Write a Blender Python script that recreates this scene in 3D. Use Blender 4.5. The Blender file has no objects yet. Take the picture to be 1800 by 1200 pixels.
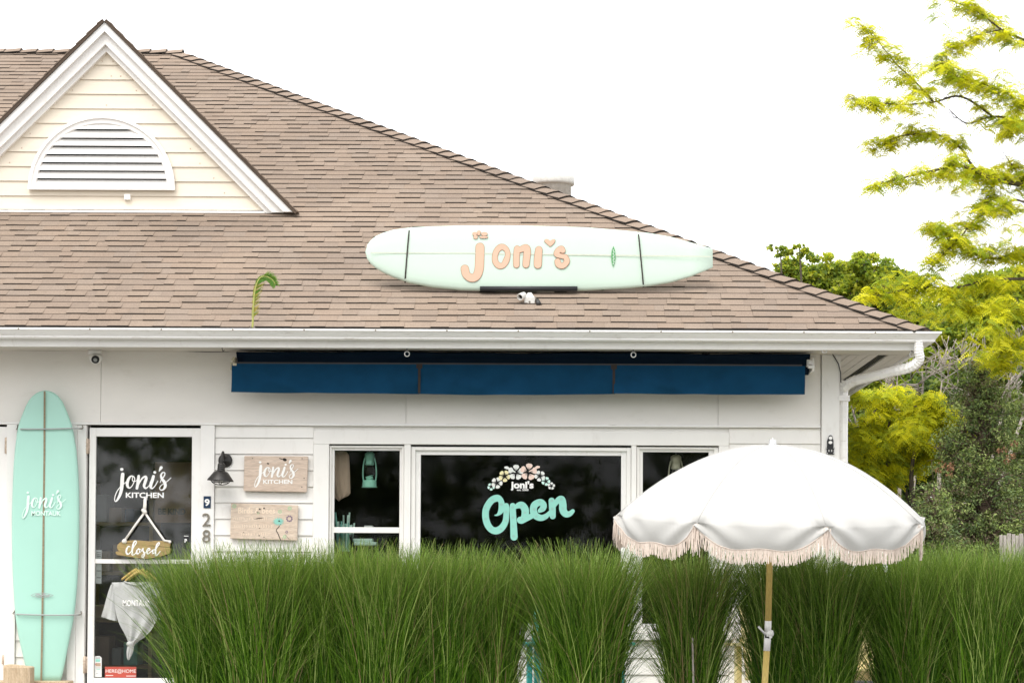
import bpy, bmesh, math, random
import numpy as np
from mathutils import Matrix, Vector, Euler

random.seed(7)
RNG = np.random.default_rng(11)
PI = math.pi
scene = bpy.context.scene
COL = scene.collection

# ------------------------------------------------------------------ camera
FPX = 4194.0                      # focal length in pixels of the 1800 px wide photograph
CU, CV = 987.0, 889.0             # optical axis in that photograph
CAM = Vector((0.0, -18.0, 1.0))
cam_data = bpy.data.cameras.new('camera')
cam_data.sensor_width = 36.0
cam_data.lens = 36.0 * FPX / 1800.0
cam_data.shift_x = -(CU - 900.0) / 1800.0
cam_data.shift_y = (CV - 600.0) / 1800.0
cam_data.clip_start = 0.1
cam_data.clip_end = 2000.0
cam = bpy.data.objects.new('camera', cam_data)
COL.objects.link(cam)
RM = Matrix.Rotation(math.radians(90 + 1.7), 4, 'X') @ Matrix.Rotation(0.0045, 4, 'Z')
cam.matrix_world = Matrix.Translation(CAM) @ RM
scene.camera = cam

# ------------------------------------------------------------------ light
SUN_TO = Vector((-0.28, -0.55, 0.98)).normalized()      # towards the sun
elev = math.asin(SUN_TO.z)
azim = math.atan2(SUN_TO.x, SUN_TO.y)
world = bpy.data.worlds.new('World')
scene.world = world
world.use_nodes = True
wn = world.node_tree
wn.nodes.clear()
w_out = wn.nodes.new('ShaderNodeOutputWorld')
w_bg = wn.nodes.new('ShaderNodeBackground')
w_sky = wn.nodes.new('ShaderNodeTexSky')
w_sky.sky_type = 'NISHITA'
w_sky.sun_disc = False
w_sky.sun_elevation = elev
w_sky.sun_rotation = azim % (2 * PI)
w_sky.dust_density = 4.0
w_mix = wn.nodes.new('ShaderNodeMixRGB')
w_mix.inputs[0].default_value = 0.88
w_mix.inputs[2].default_value = (11.2, 11.2, 11.3, 1)       # closed white cloud cover
w_bg.inputs['Strength'].default_value = 0.1
wn.links.new(w_sky.outputs[0], w_mix.inputs[1])
wn.links.new(w_mix.outputs[0], w_bg.inputs['Color'])
wn.links.new(w_bg.outputs[0], w_out.inputs['Surface'])
sun_data = bpy.data.lights.new('sun', 'SUN')
sun_data.energy = 1.5
sun_data.angle = math.radians(34)
sun_data.color = (1.0, 0.96, 0.9)
sun = bpy.data.objects.new('sun', sun_data)
sun.rotation_euler = (-SUN_TO).to_track_quat('-Z', 'Y').to_euler()
sun.location = (-6, -12, 18)
COL.objects.link(sun)
scene.view_settings.view_transform = 'Standard'
scene.view_settings.look = 'None'
scene.view_settings.exposure = 0.90
scene.view_settings.gamma = 1.0
scene.view_settings.use_curve_mapping = False
scene.cycles.max_bounces = 10
scene.cycles.transparent_max_bounces = 24

# ------------------------------------------------------------------ helpers
def P(u, v, Y):
    """point of the plane y = Y seen at photograph pixel (u, v): (x, z)"""
    d = RM.to_3x3() @ Vector(((u - CU) / FPX, -(v - CV) / FPX, -1.0))
    t = (Y - CAM.y) / d.y
    return CAM.x + d.x * t, CAM.z + d.z * t
def P3(u, v, Y):
    x, z = P(u, v, Y)
    return Vector((x, Y, z))
def rect(u0, v0, u1, v1, Y):
    um, vm = (u0 + u1) / 2, (v0 + v1) / 2
    return P(u0, vm, Y)[0], P(u1, vm, Y)[0], P(um, v1, Y)[1], P(um, v0, Y)[1]

OFF = {}
def tag(o, label=None, cat=None, group=None, kind=None):
    if label: o['label'] = label
    if cat: o['category'] = cat
    if group: o['group'] = group
    if kind: o['kind'] = kind
    return o
def thing(name, loc, label, cat, group=None):
    o = bpy.data.objects.new(name, None)
    o.empty_display_size = 0.1
    o.location = loc
    COL.objects.link(o)
    OFF[o.name] = Vector(loc)
    return tag(o, label, cat, group)
def link(name, me, mat, parent=None, smooth=False):
    o = bpy.data.objects.new(name, me)
    COL.objects.link(o)
    if mat is not None and not me.materials:
        for m in (mat if isinstance(mat, (list, tuple)) else [mat]):
            me.materials.append(m)
    if smooth:
        me.polygons.foreach_set('use_smooth', [True] * len(me.polygons))
    if parent is not None:
        o.parent = parent
        OFF[o.name] = OFF.get(parent.name, Vector((0, 0, 0)))
    else:
        OFF[o.name] = Vector((0, 0, 0))
    return o
def dup_tree(o, parent=None):
    c = o.copy()
    COL.objects.link(c)
    OFF[c.name] = OFF.get(o.name, Vector((0, 0, 0)))
    if parent is not None:
        c.parent = parent
    for ch in list(o.children):
        dup_tree(ch, c)
    return c

class MB:
    def __init__(self):
        self.v, self.f, self.mi = [], [], []
    def add(self, vs, fs, mi=0):
        b = len(self.v)
        self.v += [tuple(p) for p in vs]
        for f in fs:
            self.f.append(tuple(b + i for i in f))
            self.mi.append(mi)
        return self
    def box(self, x0, x1, y0, y1, z0, z1, mi=0):
        vs = [(x0, y0, z0), (x1, y0, z0), (x1, y1, z0), (x0, y1, z0), (x0, y0, z1), (x1, y0, z1), (x1, y1, z1), (x0, y1, z1)]
        return self.add(vs, [(0, 3, 2, 1), (4, 5, 6, 7), (0, 1, 5, 4), (1, 2, 6, 5), (2, 3, 7, 6), (3, 0, 4, 7)], mi)
    def pbox(self, u0, v0, u1, v1, Yf, Yb, mi=0):
        x0, x1, z0, z1 = rect(u0, v0, u1, v1, Yf)
        return self.box(x0, x1, Yf, Yb, z0, z1, mi)
    def hexa(self, a, b, mi=0):
        """solid between two matching loops (lists of points)"""
        n = len(a)
        fs = [tuple(range(n))[::-1], tuple(range(n, 2 * n))]
        fs += [(i, (i + 1) % n, n + (i + 1) % n, n + i) for i in range(n)]
        return self.add(list(a) + list(b), fs, mi)
    def prism(self, poly, y0, y1, mi=0):
        """poly: (x, z) points, extruded along y"""
        return self.hexa([(x, y0, z) for x, z in poly], [(x, y1, z) for x, z in poly], mi)
    def loft(self, rings, closed=True, caps=True, mi=0):
        n = len(rings[0]); b = []
        fs = []
        for k in range(len(rings) - 1):
            for i in range(n if closed else n - 1):
                j = (i + 1) % n
                fs.append((k * n + i, k * n + j, (k + 1) * n + j, (k + 1) * n + i))
        if caps and closed:
            fs.append(tuple(range(n))[::-1])
            fs.append(tuple((len(rings) - 1) * n + i for i in range(n)))
        vs = [p for r in rings for p in r]
        return self.add(vs, fs, mi)
    def tube(self, path, rad, n=8, mi=0, caps=True, flat=1.0):
        path = [Vector(p) for p in path]
        if not isinstance(rad, (list, tuple)):
            rad = [rad] * len(path)
        rings = []
        ref = None
        for k, p in enumerate(path):
            d = (path[min(k + 1, len(path) - 1)] - path[max(k - 1, 0)])
            if d.length < 1e-9: d = Vector((0, 0, 1))
            d.normalize()
            if ref is None:
                ref = Vector((0, 0, 1)) if abs(d.z) < 0.9 else Vector((1, 0, 0))
            s = d.cross(ref); s.normalize()
            t = s.cross(d); t.normalize()
            ref = t
            rings.append([p + (s * math.cos(2 * PI * i / n) + t * math.sin(2 * PI * i / n) * flat) * rad[k] for i in range(n)])
        return self.loft(rings, True, caps, mi)
    def lathe(self, prof, c, axis=(0, 0, 1), n=16, mi=0, caps=True):
        """prof: list of (radius, distance along axis)"""
        a = Vector(axis).normalized()
        s = a.cross(Vector((0, 1, 0)) if abs(a.y) < 0.9 else Vector((1, 0, 0))).normalized()
        t = a.cross(s)
        c = Vector(c)
        rings = [[c + a * h + (s * math.cos(2 * PI * i / n) + t * math.sin(2 * PI * i / n)) * max(r, 1e-4) for i in range(n)] for r, h in prof]
        return self.loft(rings, True, caps, mi)
    def disc(self, cx, cz, rx, rz, y, n=14, rot=0.0, mi=0):
        vs = []
        for i in range(n):
            a = 2 * PI * i / n
            px, pz = rx * math.cos(a), rz * math.sin(a)
            vs.append((cx + px * math.cos(rot) - pz * math.sin(rot), y, cz + px * math.sin(rot) + pz * math.cos(rot)))
        return self.add(vs, [tuple(range(n))], mi)
    def build(self, name, mat, parent=None, smooth=False):
        off = OFF.get(parent.name, Vector((0, 0, 0))) if parent is not None else Vector((0, 0, 0))
        me = bpy.data.meshes.new(name)
        me.from_pydata([(x - off.x, y - off.y, z - off.z) for x, y, z in self.v], [], self.f)
        mats = mat if isinstance(mat, (list, tuple)) else [mat]
        for m in mats:
            me.materials.append(m)
        if len(mats) > 1:
            me.polygons.foreach_set('material_index', self.mi)
        bm = bmesh.new(); bm.from_mesh(me)
        bmesh.ops.recalc_face_normals(bm, faces=bm.faces)
        bm.to_mesh(me); bm.free()
        return link(name, me, None, parent, smooth)

def bevel(o, w=0.004, seg=2):
    m = o.modifiers.new('edge', 'BEVEL')
    m.width = w; m.segments = seg; m.limit_method = 'ANGLE'
    return o

def np_mesh(name, V, F, mat, parent=None, tint=None, smooth=False):
    """V (n,3), F (m,4 or 3); tint (n,3) vertex colour of the thing itself"""
    off = OFF.get(parent.name, Vector((0, 0, 0))) if parent is not None else Vector((0, 0, 0))
    V = np.asarray(V, dtype=np.float32) - np.array(off[:], dtype=np.float32)
    F = np.asarray(F, dtype=np.int32)
    me = bpy.data.meshes.new(name)
    k = F.shape[1]
    me.vertices.add(len(V)); me.vertices.foreach_set('co', V.ravel())
    me.loops.add(F.size); me.loops.foreach_set('vertex_index', F.ravel())
    me.polygons.add(len(F))
    me.polygons.foreach_set('loop_start', np.arange(0, F.size, k, dtype=np.int32))
    me.polygons.foreach_set('loop_total', np.full(len(F), k, dtype=np.int32))
    me.update(calc_edges=True)
    if tint is not None:
        a = me.color_attributes.new('tint', 'FLOAT_COLOR', 'POINT')
        c = np.ones((len(V), 4), dtype=np.float32); c[:, :3] = tint
        a.data.foreach_set('color', c.ravel())
    return link(name, me, mat, parent, smooth)

def catmull(pts, m=8, closed=False):
    pts = [tuple(map(float, p)) for p in pts]
    n = len(pts); out = []
    rng = range(n if closed else n - 1)
    for i in rng:
        g = lambda k: pts[k % n] if closed else pts[min(max(k, 0), n - 1)]
        p0, p1, p2, p3 = g(i - 1), g(i), g(i + 1), g(i + 2)
        for j in range(m):
            t = j / m
            out.append(tuple(0.5 * (2 * b + (c - a) * t + (2 * a - 5 * b + 4 * c - d) * t * t + (3 * b - a - 3 * c + d) * t ** 3)
                             for a, b, c, d in zip(p0, p1, p2, p3)))
    if not closed: out.append(pts[-1])
    return out

def stroke(mb, pts, tf, y, closed=False, grow=0.0, m=7, caps=True, mi=0, rise=0.0003):
    """brush stroke with a width at every point; pts (a, b, width) in drawing units, tf maps (a, b) -> (x, z); lies at depth y"""
    q = catmull(pts, m, closed)
    n = len(q)
    L, Rr = [], []
    for i, (a, b, w) in enumerate(q):
        if closed: p, r = q[i - 1], q[(i + 1) % n]
        else: p, r = q[max(i - 1, 0)], q[min(i + 1, n - 1)]
        dx, dy = r[0] - p[0], r[1] - p[1]
        l = math.hypot(dx, dy) or 1.0
        nx, ny = -dy / l, dx / l
        h = max(w, 1) / 2 + grow
        yy = y - rise * i / n
        x0, z0 = tf(a + nx * h, b + ny * h); x1, z1 = tf(a - nx * h, b - ny * h)
        L.append((x0, yy, z0)); Rr.append((x1, yy, z1))
    vs = L + Rr
    fs = [(i, (i + 1) % n, n + (i + 1) % n, n + i) for i in range(n if closed else n - 1)]
    mb.add(vs, fs, mi)
    if caps and not closed:
        for (a, b, w), p, yy in ((q[0], q[1], y), (q[-1], q[-2], y - rise)):
            h = max(w, 1) / 2 + grow
            ang = math.atan2(b - p[1], a - p[0])
            arc = [tf(a + h * math.cos(ang + t), b + h * math.sin(ang + t)) for t in np.linspace(-PI / 2, PI / 2, 9)]
            mb.add([(x, yy, z) for x, z in arc], [tuple(range(len(arc)))], mi)
    return mb
def blob(mb, a, b, ra, rb, tf, y, n=16, mi=0):
    vs = [tf(a + ra * math.cos(2 * PI * i / n), b + rb * math.sin(2 * PI * i / n)) for i in range(n)]
    mb.add([(x, y, z) for x, z in vs], [tuple(range(n))], mi)
def zoom_tf(scale, u0, v0, Y):
    """drawing units of an enlarged detail -> wall point"""
    return lambda a, b: P(u0 + a / scale, v0 + b / scale, Y)

def text_into(mb, body, x0, x1, z0, z1, y, bold=0.0, mi=0, depth=None):
    """upright lettering fitted into the box x0..x1, z0..z1 at depth y (cap height fills the box)"""
    cu = bpy.data.curves.new('lettering', 'FONT')
    cu.body = body; cu.size = 1.0; cu.offset = bold; cu.resolution_u = 4
    ob = bpy.data.objects.new('lettering_source', cu)
    COL.objects.link(ob)
    me = bpy.data.meshes.new_from_object(ob.evaluated_get(bpy.context.evaluated_depsgraph_get()))
    vs = [v.co.copy() for v in me.vertices]
    fs = [tuple(p.vertices) for p in me.polygons]
    bpy.data.objects.remove(ob); bpy.data.curves.remove(cu); bpy.data.meshes.remove(me)
    xs = [v.x for v in vs]; ys = [v.y for v in vs]
    ax, bx_, ay, by = min(xs), max(xs), min(ys), max(ys)
    out = [(x0 + (v.x - ax) / (bx_ - ax) * (x1 - x0), y, z0 + (v.y - ay) / (by - ay) * (z1 - z0)) for v in vs]
    mb.add(out, fs, mi)
    return mb
def text_px(mb, body, u0, v0, u1, v1, Y, bold=0.0, mi=0):
    x0, x1, z0, z1 = rect(u0, v0, u1, v1, Y)
    return text_into(mb, body, x0, x1, z0, z1, Y, bold, mi)

# ------------------------------------------------------------------ materials
def new_mat(name):
    m = bpy.data.materials.new(name); m.use_nodes = True
    nt = m.node_tree; nt.nodes.clear()
    out = nt.nodes.new('ShaderNodeOutputMaterial')
    b = nt.nodes.new('ShaderNodeBsdfPrincipled')
    nt.links.new(b.outputs[0], out.inputs[0])
    return m, nt, b, out
def noise(nt, scale, detail=4.0, stretch=None, rough=0.55):
    tc = nt.nodes.new('ShaderNodeNewGeometry')
    mp = nt.nodes.new('ShaderNodeMapping')
    if stretch: mp.inputs['Scale'].default_value = stretch
    n = nt.nodes.new('ShaderNodeTexNoise')
    n.inputs['Scale'].default_value = scale; n.inputs['Detail'].default_value = detail
    n.inputs['Roughness'].default_value = rough
    nt.links.new(tc.outputs['Position'], mp.inputs[0]); nt.links.new(mp.outputs[0], n.inputs['Vector'])
    return n
def ramp(nt, src, stops):
    r = nt.nodes.new('ShaderNodeValToRGB')
    e = r.color_ramp.elements
    e[0].position, e[0].color = stops[0][0], (*stops[0][1], 1)
    e[1].position, e[1].color = stops[-1][0], (*stops[-1][1], 1)
    for p, c in stops[1:-1]:
        x = e.new(p); x.color = (*c, 1)
    nt.links.new(src, r.inputs[0])
    return r
def mixc(nt, mode, fac, a, b):
    m = nt.nodes.new('ShaderNodeMixRGB'); m.blend_type = mode
    for i, s in ((0, fac), (1, a), (2, b)):
        if hasattr(s, 'type') and hasattr(s, 'links'): nt.links.new(s, m.inputs[i])
        elif i == 0: m.inputs[0].default_value = s
        else: m.inputs[i].default_value = (*s, 1)
    return m.outputs[0]
def bumpy(nt, b, src, strength, dist=0.01):
    bp = nt.nodes.new('ShaderNodeBump')
    bp.inputs['Strength'].default_value = strength; bp.inputs['Distance'].default_value = dist
    nt.links.new(src, bp.inputs['Height']); nt.links.new(bp.outputs[0], b.inputs['Normal'])
def paint(name, c, rough=0.5, var=0.12, scale=3.0, stretch=None, bump=0.05, bscale=60, spec=0.4, dirt=None, dirt_amt=0.5):
    """weathered coat: large soft variation, fine relief, optional dirt streaks of another colour"""
    m, nt, b, _ = new_mat(name)
    n1 = noise(nt, scale, 5, stretch)
    d = tuple(x * (1 - var) for x in c); l = tuple(min(0.95, x * (1 + var * 0.5)) for x in c)
    col = ramp(nt, n1.outputs[0], [(0.3, d), (0.7, l)]).outputs[0]
    if dirt:
        n2 = noise(nt, scale * 4.2, 8, stretch or (1, 1, 0.35), 0.7)
        f = ramp(nt, n2.outputs[0], [(0.56, (0, 0, 0)), (0.74, (dirt_amt,) * 3)]).outputs[0]
        col = mixc(nt, 'MIX', f, col, dirt)
    nt.links.new(col, b.inputs['Base Color'])
    b.inputs['Roughness'].default_value = rough
    b.inputs['Specular IOR Level'].default_value = spec
    if bump: bumpy(nt, b, noise(nt, bscale, 3, stretch).outputs[0], bump, 0.004)
    return m
def plain(name, c, rough=0.5, metal=0.0, spec=0.4):
    return paint(name, c, rough, 0.06, 14.0, None, 0.03, 120, spec) if not metal else metalm(name, c, rough)
def metalm(name, c, rough=0.35):
    m, nt, b, _ = new_mat(name)
    nt.links.new(ramp(nt, noise(nt, 25, 4).outputs[0], [(0.3, tuple(x * 0.8 for x in c)), (0.7, c)]).outputs[0], b.inputs['Base Color'])
    b.inputs['Metallic'].default_value = 1.0; b.inputs['Roughness'].default_value = rough
    return m
def wood(name, c1, c2, scale=8.0, stretch=(0.6, 6, 9), rough=0.75, bump=0.25):
    m, nt, b, _ = new_mat(name)
    n1 = noise(nt, scale, 8, stretch, 0.65)
    col = ramp(nt, n1.outputs[0], [(0.3, c1), (0.52, tuple((a + d) / 2 for a, d in zip(c1, c2))), (0.7, c2)]).outputs[0]
    n2 = noise(nt, scale * 6, 4, stretch)
    f = ramp(nt, n2.outputs[0], [(0.35, (0.65,) * 3), (0.6, (1, 1, 1))]).outputs[0]
    col = mixc(nt, 'MULTIPLY', 0.7, col, f)
    nt.links.new(col, b.inputs['Base Color'])
    b.inputs['Roughness'].default_value = rough; b.inputs['Specular IOR Level'].default_value = 0.25
    bumpy(nt, b, n1.outputs[0], bump, 0.006)
    return m
def leafm(name, trans=0.35, rough=0.55, tcol=(1.0, 1.0, 0.55)):
    m, nt, b, out = new_mat(name)
    at = nt.nodes.new('ShaderNodeAttribute'); at.attribute_name = 'tint'
    nt.links.new(at.outputs['Color'], b.inputs['Base Color'])
    b.inputs['Roughness'].default_value = rough; b.inputs['Specular IOR Level'].default_value = 0.25
    t = nt.nodes.new('ShaderNodeBsdfTranslucent')
    nt.links.new(mixc(nt, 'MULTIPLY', 1.0, at.outputs['Color'], tcol), t.inputs[0])
    mx = nt.nodes.new('ShaderNodeMixShader'); mx.inputs[0].default_value = trans
    nt.links.new(b.outputs[0], mx.inputs[1]); nt.links.new(t.outputs[0], mx.inputs[2])
    nt.links.new(mx.outputs[0], out.inputs[0])
    return m
def cloth(name, c, trans=0.15, var=0.06, bscale=220, scale=5):
    m, nt, b, out = new_mat(name)
    col = ramp(nt, noise(nt, scale, 4).outputs[0], [(0.3, tuple(x * (1 - var) for x in c)), (0.7, c)]).outputs[0]
    nt.links.new(col, b.inputs['Base Color'])
    b.inputs['Roughness'].default_value = 0.9; b.inputs['Specular IOR Level'].default_value = 0.1
    bumpy(nt, b, noise(nt, bscale, 2).outputs[0], 0.08, 0.002)
    t = nt.nodes.new('ShaderNodeBsdfTranslucent'); nt.links.new(col, t.inputs[0])
    mx = nt.nodes.new('ShaderNodeMixShader'); mx.inputs[0].default_value = trans
    nt.links.new(b.outputs[0], mx.inputs[1]); nt.links.new(t.outputs[0], mx.inputs[2])
    nt.links.new(mx.outputs[0], out.inputs[0])
    return m
def glassm(name, ior=1.22):
    m = bpy.data.materials.new(name); m.use_nodes = True
    nt = m.node_tree; nt.nodes.clear()
    out = nt.nodes.new('ShaderNodeOutputMaterial')
    fr = nt.nodes.new('ShaderNodeFresnel'); fr.inputs[0].default_value = ior
    tr = nt.nodes.new('ShaderNodeBsdfTransparent'); tr.inputs[0].default_value = (0.93, 0.95, 0.94, 1)
    gl = nt.nodes.new('ShaderNodeBsdfGlossy'); gl.inputs['Roughness'].default_value = 0.03
    n = noise(nt, 1.3, 2)
    bp = nt.nodes.new('ShaderNodeBump'); bp.inputs['Strength'].default_value = 0.02; bp.inputs['Distance'].default_value = 0.02
    nt.links.new(n.outputs[0], bp.inputs['Height']); nt.links.new(bp.outputs[0], gl.inputs['Normal'])
    mx = nt.nodes.new('ShaderNodeMixShader')
    nt.links.new(fr.outputs[0], mx.inputs[0]); nt.links.new(tr.outputs[0], mx.inputs[1]); nt.links.new(gl.outputs[0], mx.inputs[2])
    nt.links.new(mx.outputs[0], out.inputs[0])
    return m
def shinglem(name):
    m, nt, b, _ = new_mat(name)
    at = nt.nodes.new('ShaderNodeAttribute'); at.attribute_name = 'tint'
    g = noise(nt, 170, 3, None, 0.7)
    gr = ramp(nt, g.outputs[0], [(0.3, (0.62, 0.6, 0.58)), (0.68, (1.25, 1.22, 1.2))]).outputs[0]
    col = mixc(nt, 'MULTIPLY', 1.0, at.outputs['Color'], gr)
    n2 = noise(nt, 1.1, 5)
    col = mixc(nt, 'MULTIPLY', 1.0, col, ramp(nt, n2.outputs[0], [(0.3, (0.86, 0.86, 0.86)), (0.7, (1.07, 1.06, 1.04))]).outputs[0])
    nl = noise(nt, 9, 7, None, 0.7)                                          # lichen specks
    f = ramp(nt, nl.outputs[0], [(0.72, (0, 0, 0)), (0.78, (0.55, 0.55, 0.55))]).outputs[0]
    col = mixc(nt, 'MIX', f, col, (0.26, 0.22, 0.06))
    nt.links.new(col, b.inputs['Base Color'])
    b.inputs['Roughness'].default_value = 0.95; b.inputs['Specular IOR Level'].default_value = 0.1
    bumpy(nt, b, g.outputs[0], 0.3, 0.004)
    return m

M = {}
M['white'] = paint('white_paint', (0.85, 0.83, 0.795), 0.5, 0.05, 2.2, None, 0.05, 40, 0.35, (0.52, 0.47, 0.40), 0.25)
M['panel'] = paint('white_panel_paint', (0.84, 0.81, 0.765), 0.55, 0.06, 1.4, (1, 1, 2.2), 0.05, 30, 0.3, (0.55, 0.50, 0.42), 0.2)
M['trim'] = paint('white_trim_paint', (0.86, 0.845, 0.82), 0.42, 0.05, 3.0, None, 0.04, 50, 0.4, (0.5, 0.45, 0.38), 0.3)
M['gutter'] = paint('white_gutter_enamel', (0.86, 0.845, 0.825), 0.35, 0.06, 4.0, (0.5, 1, 3), 0.02, 60, 0.45, (0.40, 0.34, 0.27), 0.6)
M['gable'] = paint('cream_siding_paint', (0.765, 0.69, 0.575), 0.6, 0.06, 4.0, (0.4, 1, 2.5), 0.06, 50, 0.3, (0.6, 0.52, 0.42), 0.25)
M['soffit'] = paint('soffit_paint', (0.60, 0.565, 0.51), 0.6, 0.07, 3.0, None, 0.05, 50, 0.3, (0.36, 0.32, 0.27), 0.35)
M['dark'] = plain('dark_gap', (0.02, 0.02, 0.02), 0.9)
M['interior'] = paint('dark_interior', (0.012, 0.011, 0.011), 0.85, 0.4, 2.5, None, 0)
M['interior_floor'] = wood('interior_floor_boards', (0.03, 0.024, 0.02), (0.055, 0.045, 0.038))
M['glass'] = glassm('window_glass')
M['door_glass'] = glassm('door_glass', 1.5)
M['shingle'] = shinglem('asphalt_shingle')
M['butt'] = plain('shingle_cut_edge', (0.035, 0.03, 0.026), 0.95)
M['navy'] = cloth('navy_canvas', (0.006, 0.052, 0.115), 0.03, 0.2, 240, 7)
M['navy_shaded'] = cloth('shaded_navy_canvas', (0.003, 0.012, 0.028), 0.0, 0.25, 240, 7)  # navy canvas again, darkened to paint the eave shade on the roll
M['trim_dirty'] = paint('stained_trim_paint', (0.86, 0.845, 0.82), 0.5, 0.05, 3.0, (0.35, 1, 7), 0.06, 50, 0.35, (0.36, 0.31, 0.25), 0.75)
M['black_metal'] = paint('black_painted_metal', (0.022, 0.02, 0.019), 0.45, 0.25, 18, None, 0.05, 90, 0.5)
M['rust'] = paint('rusty_white_hinge', (0.62, 0.50, 0.40), 0.6, 0.3, 60, None, 0.2, 90, 0.3, (0.30, 0.14, 0.06), 0.7)
M['mint'] = paint('mint_surfboard_gloss', (0.52, 0.64, 0.55), 0.45, 0.03, 2.0, None, 0.01, 30, 0.4)
M['turquoise'] = paint('turquoise_surfboard_gloss', (0.385, 0.655, 0.56), 0.32, 0.04, 2.5, None, 0.01, 30, 0.4)
M['peach'] = paint('peach_vinyl', (0.60, 0.395, 0.285), 0.5, 0.03, 5)
M['peach_line'] = paint('brown_outline_vinyl', (0.36, 0.20, 0.12), 0.5, 0.03, 5)
M['stringer'] = wood('surfboard_stringer', (0.24, 0.20, 0.13), (0.34, 0.28, 0.18))
M['pale_stringer'] = wood('pale_stringer', (0.58, 0.60, 0.49), (0.62, 0.64, 0.53))
M['strap'] = plain('black_strap', (0.03, 0.022, 0.018), 0.8)
M['white_vinyl'] = paint('white_vinyl', (0.86, 0.85, 0.83), 0.5, 0.03, 6)
M['faded_vinyl'] = paint('faded_white_vinyl', (0.70, 0.90, 0.80), 0.5, 0.08, 30)
M['aqua_vinyl'] = paint('aqua_vinyl', (0.27, 0.61, 0.52), 0.5, 0.03, 6)
M['wood_sign'] = wood('pale_sign_wood', (0.57, 0.445, 0.355), (0.73, 0.60, 0.50), 5, (0.7, 4, 9))
M['wood_pink'] = wood('bleached_sign_wood', (0.60, 0.475, 0.375), (0.76, 0.645, 0.53), 6, (0.8, 4, 7))
M['driftwood'] = wood('driftwood', (0.30, 0.21, 0.09), (0.50, 0.37, 0.17), 9, (0.8, 4, 10))
M['log'] = wood('weathered_log', (0.42, 0.31, 0.20), (0.66, 0.53, 0.38), 10, (6, 6, 0.9), 0.85, 0.5)
M['rope'] = paint('white_cotton_rope', (0.82, 0.79, 0.74), 0.9, 0.12, 90, None, 0.4, 160, 0.1)
M['hanger'] = wood('hanger_wood', (0.50, 0.34, 0.11), (0.62, 0.44, 0.17))
M['grey_shirt'] = cloth('heather_grey_jersey', (0.50, 0.51, 0.50), 0.1, 0.1, 300, 60)
M['tan_shirt'] = cloth('tan_jersey', (0.52, 0.38, 0.29), 0.1, 0.1, 300, 10)
M['mint_enamel'] = paint('mint_enamel', (0.30, 0.62, 0.48), 0.35, 0.08, 20)
M['cream_enamel'] = paint('cream_enamel', (0.55, 0.50, 0.36), 0.4, 0.1, 20)
M['paper'] = paint('white_paper', (0.75, 0.75, 0.74), 0.8, 0.05, 20)
M['red_sticker'] = paint('red_sticker', (0.50, 0.085, 0.06), 0.5, 0.05, 20)
M['grey_print'] = paint('grey_print', (0.36, 0.38, 0.38), 0.7, 0.05, 20)
M['black_print'] = paint('black_print', (0.015, 0.016, 0.018), 0.5, 0.05, 20)
M['navy_enamel'] = paint('navy_enamel', (0.008, 0.03, 0.075), 0.3, 0.1, 20)
M['bronze'] = paint('aged_bronze', (0.20, 0.175, 0.14), 0.45, 0.25, 40, None, 0.05, 90, 0.6)
M['steel'] = metalm('galvanised_steel', (0.62, 0.62, 0.60), 0.42)
M['grey_plastic'] = paint('grey_fixture_paint', (0.62, 0.61, 0.58), 0.5, 0.12, 30, None, 0.1, 80, 0.4, (0.3, 0.28, 0.25), 0.5)
M['umbrella'] = cloth('white_canvas', (0.66, 0.655, 0.635), 0.34, 0.02, 260, 4)
M['fringe'] = cloth('ecru_cotton_fringe', (0.84, 0.735, 0.65), 0.25, 0.15, 200, 90)
M['ash_pole'] = wood('ash_wood_pole', (0.58, 0.42, 0.12), (0.70, 0.53, 0.18), 8, (5, 5, 0.6), 0.45, 0.05)
M['alu'] = metalm('brushed_aluminium', (0.62, 0.62, 0.61), 0.35)
M['white_plastic'] = paint('white_plastic', (0.80, 0.79, 0.77), 0.4, 0.05, 20)
M['yellow'] = paint('pale_yellow_paint', (0.78, 0.66, 0.32), 0.5, 0.08, 6)
M['teal_paint'] = paint('teal_chair_paint', (0.06, 0.42, 0.40), 0.45, 0.08, 6)
M['leaf'] = leafm('leaf_surface', 0.56)
M['grass_blade'] = leafm('grass_blade_surface', 0.2, 0.38)
M['needle'] = leafm('juniper_surface', 0.1, 0.7)
M['bark'] = wood('dark_bark', (0.06, 0.05, 0.04), (0.15, 0.12, 0.09), 9, (5, 5, 1), 0.9, 0.6)
M['pale_bark'] = wood('pale_dead_wood', (0.30, 0.26, 0.22), (0.52, 0.47, 0.42), 9, (5, 5, 1), 0.9, 0.4)
M['fence_wood'] = wood('grey_fence_wood', (0.32, 0.29, 0.26), (0.54, 0.50, 0.46), 9, (5, 5, 1), 0.9, 0.3)
M['asphalt'] = paint('asphalt', (0.17, 0.165, 0.155), 0.95, 0.25, 1.2, None, 0.4, 120, 0.1)
M['terrace'] = paint('terrace_concrete', (0.45, 0.42, 0.37), 0.9, 0.15, 1.5, None, 0.2, 90, 0.1)
M['green_logo'] = paint('green_logo_print', (0.10, 0.30, 0.12), 0.5, 0.05, 20)

# ================================================================== SETTING
g = MB(); g.add([(-400, -200, -0.02), (400, -200, -0.02), (400, 600, -0.02), (-400, 600, -0.02)], [(0, 1, 2, 3)])
tag(g.build('ground', M['asphalt']), kind='structure')
g = MB(); g.box(-14, 9, -1.45, 0.3, -0.018, 0.0)
tag(g.build('terrace', M['terrace']), kind='structure')

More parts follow.
